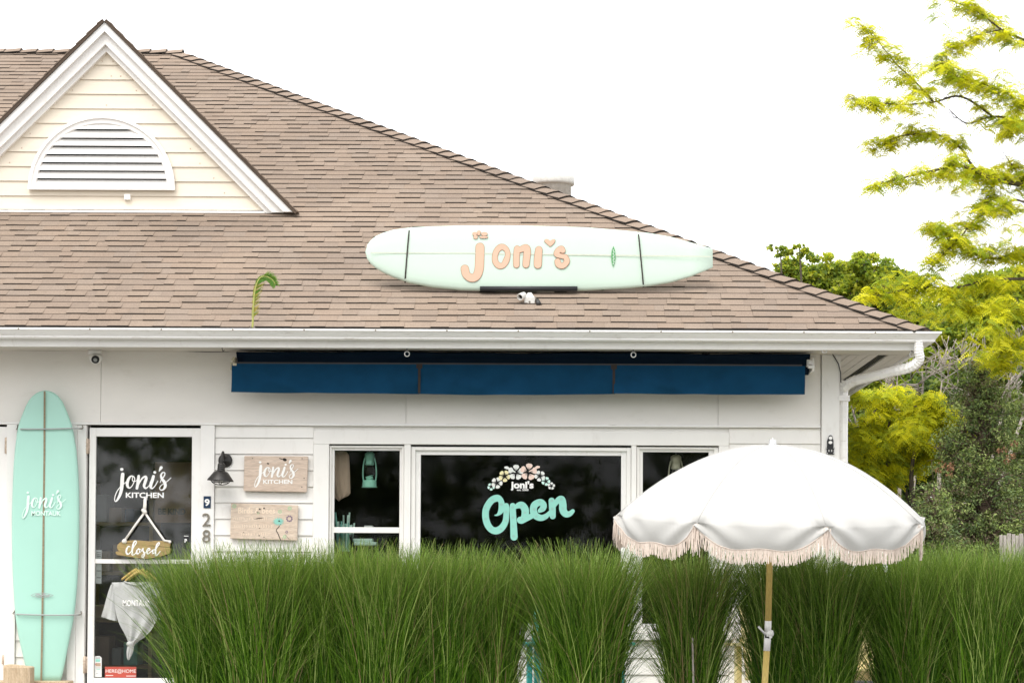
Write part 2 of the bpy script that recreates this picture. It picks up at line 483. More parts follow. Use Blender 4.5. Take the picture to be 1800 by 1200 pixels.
# ================================================================== SHOP BUILDING
shop = thing('shop_building', (0, 0, 0), 'long white clapboard shop with brown shingled hip roof and a gabled dormer', 'building')
ZU = lambda v, Y=0.0, u=760: P(u, v, Y)[1]
XU = lambda u, Y=0.0, v=850: P(u, v, Y)[0]
XC = XU(1475)                     # right corner of the front wall
XL = -12.0
DEPTH = 12.4
Z_TRIM = ZU(744)
Z_FASC_B = ZU(612, -0.55)         # bottom of the fascia
Z_SOFF = Z_FASC_B + 0.018
Z_EAVE = ZU(577, -0.60)
X_EAVE = P(1626, 580, -0.60)[0]
PITCH = 0.529
CS, SN = 1 / math.sqrt(1 + PITCH ** 2), PITCH / math.sqrt(1 + PITCH ** 2)
Y_EAVE = -0.60
D_RIDGE = 6.55
X_F = P(1622, 610, -0.55)[0]      # outer face of the side fascia

# -- core walls with openings for the doors and the window group
u_d0, u_d1 = XU(152, 0, 900), XU(354, 0, 900)
z_dtop = ZU(749, 0, 250)
u_w0, u_w1 = XU(578), XU(1264)
z_wtop, z_wbot = ZU(781, 0, 800), 0.58
u_l1 = XU(13)
w = MB()
yb0, yb1 = 0.012, 0.13
w.box(XL, XC - 0.01, yb0, yb1, Z_TRIM - 0.02, Z_SOFF + 0.1)
w.box(XL, u_l1 - 0.92, yb0, yb1, 0, Z_TRIM - 0.02)
w.box(u_l1, u_d0, yb0, yb1, 0, Z_TRIM - 0.02)
w.box(u_d1, u_w0, yb0, yb1, 0, Z_TRIM - 0.02)
w.box(u_w1, XC - 0.01, yb0, yb1, 0, Z_TRIM - 0.02)
w.box(u_w0, u_w1, yb0, yb1, 0, z_wbot)
w.box(u_w0, u_w1, yb0, yb1, z_wtop, Z_TRIM - 0.02)
w.box(XC - 0.13, XC - 0.012, yb1, DEPTH, 0, Z_SOFF + 0.1)
w.box(XL, XC - 0.012, DEPTH, DEPTH + 0.12, 0, Z_SOFF + 0.1)
w.box(XL, XL + 0.12, yb1, DEPTH, 0, Z_SOFF + 0.1)
w.build('wall', M['white'], shop)
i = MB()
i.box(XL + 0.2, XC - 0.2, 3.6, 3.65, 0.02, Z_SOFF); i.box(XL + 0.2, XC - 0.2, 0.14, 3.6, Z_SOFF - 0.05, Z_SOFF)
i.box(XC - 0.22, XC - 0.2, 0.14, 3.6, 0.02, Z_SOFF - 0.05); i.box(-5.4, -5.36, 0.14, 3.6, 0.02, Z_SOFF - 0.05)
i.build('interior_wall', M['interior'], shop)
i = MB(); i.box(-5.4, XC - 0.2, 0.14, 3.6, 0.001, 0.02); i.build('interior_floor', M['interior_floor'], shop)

# -- plain upper panels with open butt joints
edges = [XL, XU(178, 0, 680), XU(714, 0, 700), XU(1262, 0, 700), XU(1442, 0, 700)]
for a, b in zip(edges[:-1], edges[1:]):
    MB().box(a + 0.0015, b - 0.0015, -0.012, 0.011, Z_TRIM - 0.002, Z_SOFF + 0.02).build('wall_panel', M['panel'], shop)
t = MB().box(XL, edges[-1] - 0.002, -0.034, 0.010, Z_TRIM - 0.022, Z_TRIM - 0.004)
bevel(t.build('trim_board', M['trim_dirty'], shop), 0.003)
t = MB().box(XU(551), XU(1281), -0.024, 0.010, ZU(781), ZU(757.5)); bevel(t.build('window_head_casing', M['white'], shop), 0.003)

# -- clapboards (bevelled boards, thick at the lower edge)
def clapboards(x0, x1, ztop, zbot, first, pitch, parent=shop, y=0.0, mat=None, name='siding_board'):
    z = ztop; k = 0
    h = first
    while z > zbot + 0.02:
        zb = max(z - h, zbot)
        jx = random.uniform(-0.0008, 0.0008)
        b = MB().prism([(0, 0)] * 3, 0, 0) if False else MB()
        a = [(x0, y + 0.010, zb), (x0, y - 0.013 + jx, zb), (x0, y - 0.002, z - 0.002), (x0, y + 0.010, z - 0.002)]
        c = [(x1, p[1], p[2]) for p in a]
        b.hexa(a, c)
        b.build(name, mat or M['white'], parent)
        z = zb; h = pitch; k += 1
pitch_s = ZU(800.5, 0, 470) - ZU(829, 0, 470)
clapboards(XU(378), XU(551) - 0.002, Z_TRIM - 0.023, 0.02, (Z_TRIM - 0.023) - ZU(769, 0, 470), pitch_s)
clapboards(XU(1281) + 0.002, XU(1442) - 0.002, Z_TRIM - 0.023, 0.02, (Z_TRIM - 0.023) - ZU(779.5, 0, 1360), pitch_s)
clapboards(XU(551) + 0.001, XU(1281) - 0.001, 0.52, 0.02, 0.125, 0.125)
clapboards(XU(31), XU(121), Z_TRIM - 0.023, 0.02, 0.125, 0.125)
clapboards(XL, u_l1 - 1.05, Z_TRIM - 0.023, 0.02, 0.125, 0.125)
# -- corner board
b = MB().box(XU(1443.5), XC, -0.026, 0.011, 0.0, Z_SOFF); bevel(b.build('corner_board', M['trim'], shop), 0.004)
b = MB().box(XC - 0.012, XC + 0.012, 0.0115, 0.12, 0.0, Z_SOFF); b.build('corner_board', M['trim'], shop)

# -- pilaster casings beside the doors
for (u0, u1, y) in ((12.5, 30.5, -0.03), (121.5, 136.5, -0.03), (136.7, 152, -0.02), (353, 377.5, -0.03)):
    b = MB().box(XU(u0), XU(u1), y, 0.011, 0.0, Z_TRIM - 0.023); bevel(b.build('door_casing', M['trim'], shop), 0.003)

# -- doors
def hinge(parent, u, v0, v1, Y):
    x, zt = P(u, v0, Y); zb = P(u, v1, Y)[1]
    m = MB()
    m.lathe([(0.002, 0), (0.011, 0.004), (0.011, zt - zb - 0.004), (0.003, zt - zb)], (x, Y, zb), n=10)
    for k in (0.3, 0.5, 0.7):
        m.lathe([(0.0125, 0), (0.0125, 0.006)], (x, Y, zb + (zt - zb) * k), n=10)
    m.box(x - 0.014, x + 0.02, Y + 0.008, Y + 0.012, zb + 0.006, zt - 0.006)
    m.build('hinge', M['rust'], parent, True)
door = MB()
dx0, dx1 = XU(155.5, 0, 960), XU(351.5, 0, 960)
gx0, gx1 = XU(167, 0, 960), XU(336, 0, 960)
gz1, gz0 = ZU(767, 0, 250), ZU(1191, 0, 250)
dz1 = z_dtop - 0.012
door.box(dx0, gx0, -0.004, 0.04, 0.03, dz1); door.box(gx1, dx1, -0.004, 0.04, 0.03, dz1)
door.box(gx0, gx1, -0.003, 0.04, gz1, dz1); door.box(gx0, gx1, -0.003, 0.04, 0.03, gz0)
door_o = door.build('shop_door', M['trim'], shop); bevel(door_o, 0.003)
b = MB().box(gx0, gx1, 0.006, 0.034, ZU(990, 0, 250), ZU(982.5, 0, 250)); bevel(b.build('door_rail', M['trim'], door_o), 0.002)
b = MB().box(gx0, gx1, 0.020, 0.025, gz0 + 0.001, ZU(990, 0, 250) - 0.001).box(gx0, gx1, 0.020, 0.025, ZU(982.5, 0, 250) + 0.001, gz1 - 0.001)
b.build('door_pane', M['door_glass'], door_o)
hinge(door_o, 153.2, 770, 798, -0.012); hinge(door_o, 148.2, 1152, 1183, -0.012)
# logo lettering on the glass
TF = zoom_tf(15, 190, 810, 0.0)
LOGO = [
    [(385, 345, 90), (372, 480, 98), (365, 620, 96), (345, 780, 84), (300, 920, 72), (240, 1025, 48), (200, 1062, 28), (172, 1020, 24), (185, 920, 24), (240, 790, 24), (320, 680, 22), (400, 610, 22), (480, 550, 22)],
    [(660, 400, 28), (600, 398, 40), (540, 470, 70), (505, 590, 78), (520, 672, 66), (570, 706, 34), (630, 655, 24), (680, 560, 24), (702, 470, 26), (672, 405, 26), (640, 450, 24), (650, 520, 24), (700, 535, 22), (770, 500, 22)],
    [(808, 395, 68), (795, 500, 76), (778, 620, 76), (760, 715, 70)],
    [(775, 680, 26), (820, 580, 40), (900, 455, 44), (985, 405, 54), (1005, 460, 74), (975, 560, 78), (950, 655, 68), (990, 715, 44), (1060, 670, 24), (1110, 600, 22)],
    [(1198, 400, 74), (1170, 500, 84), (1130, 610, 82), (1125, 690, 60), (1170, 716, 38), (1240, 650, 24), (1310, 525, 22)],
    [(1375, 565, 18), (1410, 480, 24), (1470, 410, 30), (1502, 330, 28), (1480, 300, 28), (1430, 310, 34), (1395, 380, 54), (1425, 470, 68), (1490, 560, 78), (1508, 660, 78), (1460, 745, 44), (1390, 760, 30), (1360, 710, 24), (1400, 640, 22), (1470, 590, 20), (1560, 530, 22), (1660, 440, 18)],
    [(1350, 262, 26), (1375, 215, 60), (1402, 172, 84)],
]
LOGO_DOTS = [(360, 217, 45, 40), (1232, 297, 40, 36)]
def logo_into(mb, tf, Y):
    for k, s in enumerate(LOGO):
        stroke(mb, s, tf, Y - 0.0006 * k)
    for a, bb, r1, r2 in LOGO_DOTS:
        blob(mb, a, bb, r1, r2, tf, Y)
m = MB(); logo_into(m, zoom_tf(15, 190, 810, 0.018), 0.0185)
text_px(m, 'KITCHEN', 221, 865, 288, 874.6, 0.0185, 0.03)
m.build('door_lettering', M['white_vinyl'], door_o)
# second door at the left edge of the view
d2 = MB().box(u_l1 - 0.90, u_l1 - 0.006, -0.004, 0.04, 0.03, dz1 + 0.004).build('side_door', M['trim'], shop)
b = MB().box(u_l1 - 0.78, u_l1 - 0.16, -0.008, -0.0045, 0.25, dz1 - 0.16); bevel(b.build('door_panel', M['white'], d2), 0.003)
hinge(d2, 11.2, 768, 797, -0.012); hinge(d2, 6.2, 1150, 1167, -0.012)
b = MB().box(u_l1 - 1.05, u_l1 - 0.91, -0.03, 0.011, 0, Z_TRIM - 0.023); b.build('door_casing', M['trim'], shop)

# -- window group
for (u0, u1) in ((551, 578.5), (1263, 1281)):
    b = MB().box(XU(u0), XU(u1), -0.024, 0.011, z_wbot - 0.06, ZU(781) - 0.001); bevel(b.build('window_casing', M['white'], shop), 0.003)
for (u0, u1) in ((710.5, 722), (1109.5, 1118.5)):
    b = MB().box(XU(u0), XU(u1), -0.018, 0.10, z_wbot, z_wtop - 0.001); bevel(b.build('mullion', M['white'], shop), 0.003)
b = MB().box(XU(545), XU(1287), -0.06, 0.10, z_wbot - 0.05, z_wbot - 0.002); bevel(b.build('window_sill', M['white'], shop), 0.004)
def window(u0, u1, v0, gu0, gu1, gv0, rail=None):
    fr = MB()
    x0, x1, g0, g1 = XU(u0), XU(u1), XU(gu0), XU(gu1)
    zt, gt = ZU(v0, 0, (u0 + u1) / 2), ZU(gv0, 0, (u0 + u1) / 2)
    zb, gb = z_wbot + 0.001, z_wbot + 0.07
    s = 0.45
    xa, xb, za = x0 + (g0 - x0) * s, x1 + (g1 - x1) * s, zt + (gt - zt) * s
    fr.box(x0, xa, 0.0, 0.085, zb, zt); fr.box(xb, x1, 0.0, 0.085, zb, zt); fr.box(xa, xb, 0.0, 0.085, za, zt); fr.box(xa, xb, 0.0, 0.085, zb, gb - 0.03)
    wo = fr.build('window', M['white'], shop); bevel(wo, 0.003)
    sa = MB()
    sa.box(xa, g0, 0.022, 0.07, gb - 0.03, za); sa.box(g1, xb, 0.022, 0.07, gb - 0.03, za); sa.box(g0, g1, 0.022, 0.07, gt, za); sa.box(g0, g1, 0.022, 0.07, gb - 0.03, gb)
    bevel(sa.build('sash', M['trim'], wo), 0.003)
    zr = gb
    p = MB()
    if rail:
        z1, z0 = ZU(rail[0], 0, (u0 + u1) / 2), ZU(rail[1], 0, (u0 + u1) / 2)
        bevel(MB().box(g0, g1, 0.018, 0.068, z0, z1).build('meeting_rail', M['trim'], wo), 0.003)
        p.box(g0 - 0.003, g1 + 0.003, 0.058, 0.062, gb - 0.004, z0 + 0.003); p.box(g0 - 0.003, g1 + 0.003, 0.042, 0.046, z1 - 0.003, gt + 0.003)
    else:
        p.box(g0 - 0.003, g1 + 0.003, 0.042, 0.046, gb - 0.004, gt + 0.003)
    p.build('pane', M['glass'], wo)
    return wo
win_left = window(579, 710, 783, 587, 702, 791, (926, 936))
win_mid = window(722.5, 1109, 785.5, 739, 1092, 799.5)
win_right = window(1119, 1262.5, 785.5, 1130, 1246, 794, (930, 940))

# -- eaves: fascia, soffit, gutter
b = MB().box(XL, X_F, -0.55, -0.525, Z_FASC_B, ZU(596, -0.55)); bevel(b.build('fascia', M['trim'], shop), 0.003)
b = MB().box(X_F - 0.025, X_F, -0.5245, DEPTH, Z_FASC_B, ZU(590, -0.55)); b.build('fascia', M['trim'], shop)
for k in range(5):                                                            # front soffit boards
    y0 = -0.5245 + k * 0.106
    MB().box(XL, X_F - 0.03, y0 + 0.0, y0 + 0.102, Z_SOFF, Z_SOFF + 0.02).build('soffit_board', M['soffit'], shop)
nb = 7
sx0, sx1 = XC + 0.004, X_F - 0.027
bw = (sx1 - sx0) / nb
for k in range(nb):
    if k == 4:
        v_ = MB()
        v_.box(sx0 + k * bw + 0.006, sx0 + (k + 1) * bw - 0.006, 0.012, DEPTH, Z_SOFF + 0.012, Z_SOFF + 0.02)
        for q in range(3):
            v_.box(sx0 + k * bw + 0.015 + q * 0.022, sx0 + k * bw + 0.022 + q * 0.022, 0.012, DEPTH, Z_SOFF + 0.004, Z_SOFF + 0.0119)
        v_.build('soffit_vent', M['black_metal'], shop)
        v_ = MB().box(sx0 + k * bw + 0.006, sx0 + (k + 1) * bw - 0.006, -0.5245, 0.012, Z_SOFF + 0.012, Z_SOFF + 0.03)
        v_.build('soffit_vent', M['black_metal'], shop)
    else:
        MB().box(sx0 + k * bw + 0.002, sx0 + (k + 1) * bw - 0.003, 0.0135, DEPTH, Z_SOFF - 0.001 * (k % 2), Z_SOFF + 0.02).build('soffit_board', M['soffit'], shop)
MB().box(XC - 0.3, X_F - 0.026, -0.524, DEPTH, Z_SOFF + 0.031, Z_SOFF + 0.05).build('soffit_backing', M['soffit'], shop)

X_G = P(1652, 586, -0.67)[0]
zg1, zg0 = ZU(578.5, -0.67), ZU(597.5, -0.62)
prof = [(-0.551, zg0), (-0.622, zg0), (-0.630, zg0 + 0.008), (-0.630, zg0 + 0.018), (-0.642, zg0 + 0.032), (-0.658, zg0 + 0.052), (-0.664, zg1 - 0.016), (-0.671, zg1 - 0.014), (-0.672, zg1), (-0.663, zg1), (-0.655, zg1 - 0.012), (-0.645, zg0 + 0.05), (-0.622, zg0 + 0.012), (-0.556, zg0 + 0.006), (-0.556, zg1 + 0.004), (-0.551, zg1 + 0.004)]
def gut_ring(x): return [(x, y, z) for y, z in prof]
gt = MB()
gt.loft([gut_ring(XL), gut_ring(-4.0), gut_ring(-1.2), [(X_F + (-(y) - 0.55), y, z) for y, z in prof], [(X_F + (-(y) - 0.55), DEPTH, z) for y, z in prof]], True, True)
gt.build('gutter', M['gutter'], shop)
sp = MB()
for k in range(15):
    x = -5.0 + k * 0.52
    sp.lathe([(0.006, 0), (0.006, 0.006)], (x, -0.668, zg1 - 0.01), (0, -1, 0), 8)
sp.build('gutter_screw', M['bronze'], shop)
# downspout with crimped elbows
zt = zg0
pA = P3(1615, 617, -0.60); pB = P3(1616, 632, -0.58); pC = P3(1600, 645, -0.52); pD = P3(1500, 670, -0.06); pE = P3(1484, 682, 0.0); pF = P3(1482, 696, 0.02)
path = catmull([tuple(Vector((pA.x, -0.60, zt + 0.01))), tuple(pA), tuple(pB), tuple(pC), tuple(pC.lerp(pD, 0.33)), tuple(pC.lerp(pD, 0.66)), tuple(pD), tuple(pE), tuple(pF), (pF.x, 0.02, 1.2), (pF.x, 0.02, 0.06)], 8)
rad = []
for k, p in enumerate(path):
    crimp = (k < 30 or 44 < k < 66)
    rad.append(0.041 + (0.004 if (crimp and k % 2) else 0.0))
ds = MB().tube(path, rad, 8, flat=0.8)
ds.build('downspout', M['gutter'], shop)
for zz in (P3(1482, 700, 0)[2], 1.3, 0.5):
    bevel(MB().box(XC - 0.01, pF.x + 0.045, -0.027 - 0.004, 0.07, zz - 0.022, zz + 0.022).build('downspout_strap', M['gutter'], shop), 0.002)

# ------------------------------------------------------------------ ROOF
def RP(x, s, h=0.0):              # front slope: x along the eave, s up the slope, h above it
    return (x, Y_EAVE + s * CS - h * SN, Z_EAVE + s * SN + h * CS)
S_TOP = D_RIDGE / CS
Z_R = Z_EAVE + D_RIDGE * PITCH
XR = X_EAVE - D_RIDGE             # right end of the ridge
YR = Y_EAVE + D_RIDGE
XLE = XL - 0.55
YB = YR + D_RIDGE
hb = -0.012
deck = MB()
deck.add([(XLE, Y_EAVE, Z_EAVE + hb), (X_EAVE, Y_EAVE, Z_EAVE + hb), (XR, YR, Z_R + hb), (XLE, YR, Z_R + hb)], [(0, 1, 2, 3)])
deck.add([(X_EAVE, Y_EAVE, Z_EAVE + hb), (X_EAVE, YB, Z_EAVE + hb), (XR, YR, Z_R + hb)], [(0, 1, 2)])
deck.add([(X_EAVE, YB, Z_EAVE + hb), (XLE, YB, Z_EAVE + hb), (XLE, YR, Z_R + hb), (XR, YR, Z_R + hb)], [(0, 1, 2, 3)])
deck.add([(XLE, Y_EAVE, Z_EAVE + hb), (XLE, YR, Z_R + hb), (XLE, YB, Z_EAVE + hb)], [(0, 1, 2)])
deck.add([(XLE, Y_EAVE + 0.02, Z_EAVE + hb - 0.03), (X_EAVE - 0.02, Y_EAVE + 0.02, Z_EAVE + hb - 0.03), (X_EAVE - 0.02, YB, Z_EAVE + hb - 0.03), (XLE, YB, Z_EAVE + hb - 0.03)], [(0, 1, 2, 3)])
roof = deck.build('roof', M['butt'], shop)
# drip edge
MB().box(XLE, X_EAVE - 0.02, Y_EAVE + 0.004, Y_EAVE + 0.05, Z_EAVE - 0.05, Z_EAVE - 0.012).build('drip_edge', M['butt'], roof)

# dormer data
Y_DF = Y_EAVE + 2.243
apx, apz = P(185, 40, Y_DF - 0.10)
ftx, ftz = P(522, 374, Y_DF - 0.10)
DZ0 = ftz
EXPO = 0.121
BR = [(0.262, 0.211, 0.171), (0.254, 0.204, 0.165), (0.268, 0.217, 0.177), (0.242, 0.196, 0.161), (0.260, 0.207, 0.167), (0.258, 0.212, 0.176)]
def shingle_mesh(wb0, wb1, wt0, wt1, hbt, tintc):
    """bottom edge x wb0..wb1, top edge x wt0..wt1 at the canonical origin"""
    Ls = EXPO + 0.028
    htop = 0.001
    vs = [(wb0, 0, -0.004), (wb1, 0, -0.004), (wt1, Ls, -0.004), (wt0, Ls, -0.004), (wb0, 0, hbt), (wb1, 0, hbt), (wt1, Ls, htop), (wt0, Ls, htop)]
    return vs
SH_F = [(4, 5, 6, 7), (0, 1, 5, 4), (1, 2, 6, 5), (3, 0, 4, 7)]
SH_MI = [0, 1, 0, 0]
cacheS = {}
def shared_shingle(wi, hi, ci):
    key = (wi, hi, ci)
    if key not in cacheS:
        wd = 0.074 + 0.020 * wi
        me = bpy.data.meshes.new('shingle')
        me.from_pydata(shingle_mesh(0.0003, wd - 0.0003, 0.0003, wd - 0.0003, (0.0065, 0.0095, 0.0125)[hi], 0), [], SH_F)
        me.materials.append(M['shingle']); me.materials.append(M['butt'])
        me.polygons.foreach_set('material_index', SH_MI)
        a = me.color_attributes.new('tint', 'FLOAT_COLOR', 'POINT')
        a.data.foreach_set('color', list((*BR[ci], 1.0)) * 8)
        cacheS[key] = me
    return cacheS[key]
slopeM = Matrix(((1, 0, 0, 0), (0, CS, -SN, 0), (0, SN, CS, 0), (0, 0, 0, 1)))
V, F, MI, T = [], [], [], []
cnt = 0
ncourse = int(S_TOP / EXPO)
rr = random.Random(5)
for j in range(ncourse):
    s0 = j * EXPO
    d0, d1 = s0 * CS, (s0 + EXPO + 0.028) * CS
    x = -6.7 + rr.uniform(0, 0.2)
    limb, limt = X_EAVE - d0 - 0.02, X_EAVE - d1 - 0.02
    prev = -1
    while x < limb:
        wi = rr.choice([0, 1, 2, 3, 3, 4, 4, 5, 5, 6, 7])
        hi = rr.choice([0, 1, 2, 2]) if prev != 2 else rr.choice([0, 0, 1, 2])
        prev = hi
        ci = rr.randrange(len(BR))
        wd = 0.074 + 0.020 * wi
        wob = rr.uniform(-0.004, 0.004)
        xm = x + wd / 2
        zc = Z_EAVE + d0 * PITCH
        hidden = d0 > 2.35 and abs(xm - apx) < (apz - zc) - 0.25 and zc < apz
        vis = xm > -6.5
        if not hidden and vis:
            if cnt < 300 and x + wd < limt and xm > P(0, 560, Y_EAVE)[0] - 0.15:
                o = bpy.data.objects.new('shingle', shared_shingle(wi, hi, ci))
                COL.objects.link(o); o.parent = roof
                px_ = RP(x, s0 + wob)
                o.matrix_local = Matrix.Translation(px_) @ slopeM @ Matrix.Rotation(rr.uniform(-0.008, 0.008), 4, 'Z')
                cnt += 1
            else:
                b0, b1 = x + 0.0003, min(x + wd - 0.0003, limb)
                t0, t1 = min(b0, limt - 0.002), min(b1, limt)
                base = len(V)
                for (lx, ls, lh) in shingle_mesh(b0, b1, t0, t1, (0.0065, 0.0095, 0.0125)[hi], 0):
                    V.append(RP(lx, s0 + wob + ls, lh))
                F += [tuple(base + k for k in f) for f in SH_F]; MI += SH_MI
                T += [BR[ci]] * 8
        x += wd
st = np_mesh('shingles', V, F, None, roof, T)
st.data.shade_flat(); st.data.materials.append(M['shingle']); st.data.materials.append(M['butt'])
st.data.polygons.foreach_set('material_index', MI)
tag(st, kind='stuff')
# plain shingled sheets on the slopes outside the view (far left, right side, back)
def strip_courses(fn, n, e, mat_t):
    pass
so = MB()
def courses(quad_at, n):
    for j in range(n):
        a, b2, c, d = quad_at(j)
        so.hexa([a, b2, c, d], [Vector(p) + Vector((0, 0, 0.012 if k < 2 else 0.002)) for k, p in enumerate((a, b2, c, d))])
def q_front(j):
    s0, s1 = j * EXPO, (j + 1) * EXPO + 0.02
    return RP(XLE, s0), RP(-6.6 - 0.1 * 0, s0), RP(-6.6, s1), RP(XLE, s1)
courses(q_front, ncourse)
def q_side(j):
    s0, s1 = j * EXPO * CS, ((j + 1) * EXPO + 0.02) * CS
    f = lambda d, e: (X_EAVE - d, (Y_EAVE + d) if e else (YB - d), Z_EAVE + d * PITCH)
    return f(s0, 1), f(s0, 0), f(s1, 0), f(s1, 1)
courses(q_side, ncourse - 1)
so_o = so.build('side_shingles', M['shingle'], roof)
a = so_o.data.color_attributes.new('tint', 'FLOAT_COLOR', 'POINT')
a.data.foreach_set('color', list((0.258, 0.208, 0.169, 1.0)) * len(so_o.data.vertices))
tag(so_o, kind='stuff')
# hip and ridge caps
hd = Vector((-1, 1, PITCH)).normalized()
nf = Vector((0, -SN, CS)); ns = Vector((SN, 0, CS))
w1 = nf.cross(hd); w2 = hd.cross(ns)
if w1.z > 0: w1 = -w1
if w2.z > 0: w2 = -w2
def cap_mesh(d, a, b, La, wing, tintc):
    """bent cap: lower butt edge raised; d along, a/b the two wing directions"""
    up = Vector((0, 0, 1))
    rows = []
    vs = []
    for (t, h) in ((0.0, 0.026), (La, 0.008)):
        o = d * t
        n1 = a.cross(d).normalized(); n1 = n1 if n1.z > 0 else -n1
        n2 = b.cross(d).normalized(); n2 = n2 if n2.z > 0 else -n2
        nm = (n1 + n2).normalized()
        for k, (p, n) in enumerate(((a * wing, n1), (a * 0.045, (n1 * 2 + nm).normalized()), (Vector((0, 0, 0)), nm), (b * 0.045, (n2 * 2 + nm).normalized()), (b * wing, n2))):
            sag = Vector((0, 0, -0.006)) if k == 2 else Vector((0, 0, 0))
            vs.append(o + p + n * h + sag)
        for k, (p, n) in enumerate(((a * wing, n1), (a * 0.045, nm), (Vector((0, 0, 0)), nm), (b * 0.045, nm), (b * wing, n2))):
            vs.append(o + p + n * (h - 0.014))
    fs, mi = [], []
    for k in range(4):
        fs.append((k, k + 1, 10 + k + 1, 10 + k)); mi.append(0)
        fs.append((5 + k, 5 + k + 1, k + 1, k)); mi.append(1)
    for k in (0, 4):
        fs.append((k, 10 + k, 15 + k, 5 + k)); mi.append(1)
    me = bpy.data.meshes.new('hip_cap')
    me.from_pydata([tuple(v) for v in vs], [], fs)
    me.materials.append(M['shingle']); me.materials.append(M['butt'])
    me.polygons.foreach_set('material_index', mi)
    at = me.color_attributes.new('tint', 'FLOAT_COLOR', 'POINT')
    at.data.foreach_set('color', list((*tintc, 1.0)) * len(vs))
    return me
caps = [cap_mesh(hd, w1, w2, 0.20, 0.125, c) for c in BR[:5]]
hl = (Vector((XR, YR, Z_R)) - Vector((X_EAVE, Y_EAVE, Z_EAVE))).length
ncap = int(hl / 0.163)
for k in range(ncap):
    o = bpy.data.objects.new('hip_cap', rr.choice(caps)); COL.objects.link(o); o.parent = roof
    o.location = Vector((X_EAVE, Y_EAVE, Z_EAVE)) + hd * (k * 0.163 + rr.uniform(-0.006, 0.006)) + Vector((0, 0, 0.006))
    o.rotation_euler = (rr.uniform(-0.02, 0.02), rr.uniform(-0.02, 0.02), rr.uniform(-0.015, 0.015))
rd = Vector((-1, 0, 0)); r1 = Vector((0, -CS, -SN)); r2 = Vector((0, CS, -SN))
rcaps = [cap_mesh(rd, r1, r2, 0.20, 0.125, c) for c in BR[:3]]
for k in range(20):
    o = bpy.data.objects.new('ridge_cap', rr.choice(rcaps)); COL.objects.link(o); o.parent = roof
    o.location = Vector((XR + 0.06 - k * 0.163, YR, Z_R + 0.012)) + Vector((0, 0, rr.uniform(-0.004, 0.004)))
# ------------------------------------------------------------------ DORMER
dm = MB()
yr_back = Y_EAVE + (apz - Z_EAVE) / PITCH + 0.3
hw = (apz - DZ0)                                                   # 45 degree gable
dm.prism([(apx - hw + 0.16, DZ0 - 0.25), (apx + hw - 0.16, DZ0 - 0.25), (apx + hw - 0.16, DZ0), (apx, apz - 0.16), (apx - hw + 0.16, DZ0)], Y_DF + 0.004, Y_DF + 1.0)
dormer = dm.build('dormer', M['gable'], shop)
# its roof: two slabs running back into the main slope
ds_ = MB()
ov = 0.10 + 0.045
for sg in (-1, 1):
    n = Vector((sg * 0.7071, 0, 0.7071))
    A = Vector((apx, Y_DF - ov, apz)); B = Vector((apx + sg * (hw + 0.015), Y_DF - ov, apz - hw - 0.015))
    yv = Y_EAVE + (B.z - Z_EAVE) / PITCH + 0.12
    C = Vector((B.x, yv, B.z)); D = Vector((apx, yr_back, apz))
    ds_.hexa([A, B, C, D], [p + n * 0.022 + (Vector((0, 0, 0.006)) if p in (A, D) else Vector((0, 0, 0))) for p in (A, B, C, D)])
do = ds_.build('dormer_roof', M['shingle'], dormer)
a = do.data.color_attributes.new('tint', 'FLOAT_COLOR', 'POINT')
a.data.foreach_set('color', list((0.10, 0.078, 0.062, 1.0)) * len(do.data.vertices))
dcs = MB()
for sg in (-1, 1):
    n = Vector((sg * 0.7071, 0, 0.7071)); dn = Vector((sg * 0.7071, 0, -0.7071))
    Ld = (hw + 0.015) * math.sqrt(2)
    q = 0
    while q * EXPO < Ld - 0.05:
        t1 = Ld - q * EXPO; t0 = max(0.0, t1 - EXPO - 0.02)
        yb_ = lambda t: Y_EAVE + (apz - 0.7071 * t - Z_EAVE) / PITCH + 0.05
        top = Vector((apx, Y_DF - ov - 0.004, apz))
        A = top + dn * t1 + n * 0.034; B = Vector((A.x, yb_(t1), A.z)); D = top + dn * t0 + n * 0.0245; C = Vector((D.x, yb_(t0), D.z))
        dcs.hexa([A - n * 0.010, B - n * 0.010, C - n * 0.002, D - n * 0.002], [A, B, C, D])
        q += 1
do2 = dcs.build('dormer_shingles', M['shingle'], dormer)
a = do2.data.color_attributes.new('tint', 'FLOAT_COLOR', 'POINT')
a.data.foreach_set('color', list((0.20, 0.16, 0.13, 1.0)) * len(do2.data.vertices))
tag(do2, kind='stuff')
# rake boards in three stepped bands on each side
def rake(off0, off1, y, name='rake_board'):
    r2_ = math.sqrt(2)
    for sg in (-1, 1):
        o0, o1 = off0 * r2_, off1 * r2_
        zb_ = DZ0 + 0.004
        pts = [(apx, apz - o0), (apx, apz - o1), (apx + sg * (apz - o1 - zb_), zb_), (apx + sg * (apz - o0 - zb_), zb_)]
        MB().prism(pts, y, Y_DF + 0.003).build(name, M['trim'], dormer)
rake(0.002, 0.055, Y_DF - 0.13); rake(0.0555, 0.125, Y_DF - 0.09); rake(0.1255, 0.162, Y_DF - 0.05)
b = MB().box(apx - hw + 0.24, apx + hw - 0.24, Y_DF - 0.045, Y_DF + 0.003, DZ0 + 0.004, DZ0 + 0.022); b.build('base_trim', M['trim'], dormer)
gtops = [345, 422, 498, 575, 652, 727, 803, 880, 957, 1035, 1106]
zs = [P(185, 280 / 3, Y_DF)[1]] + [P(185, v / 3, Y_DF)[1] for v in gtops]
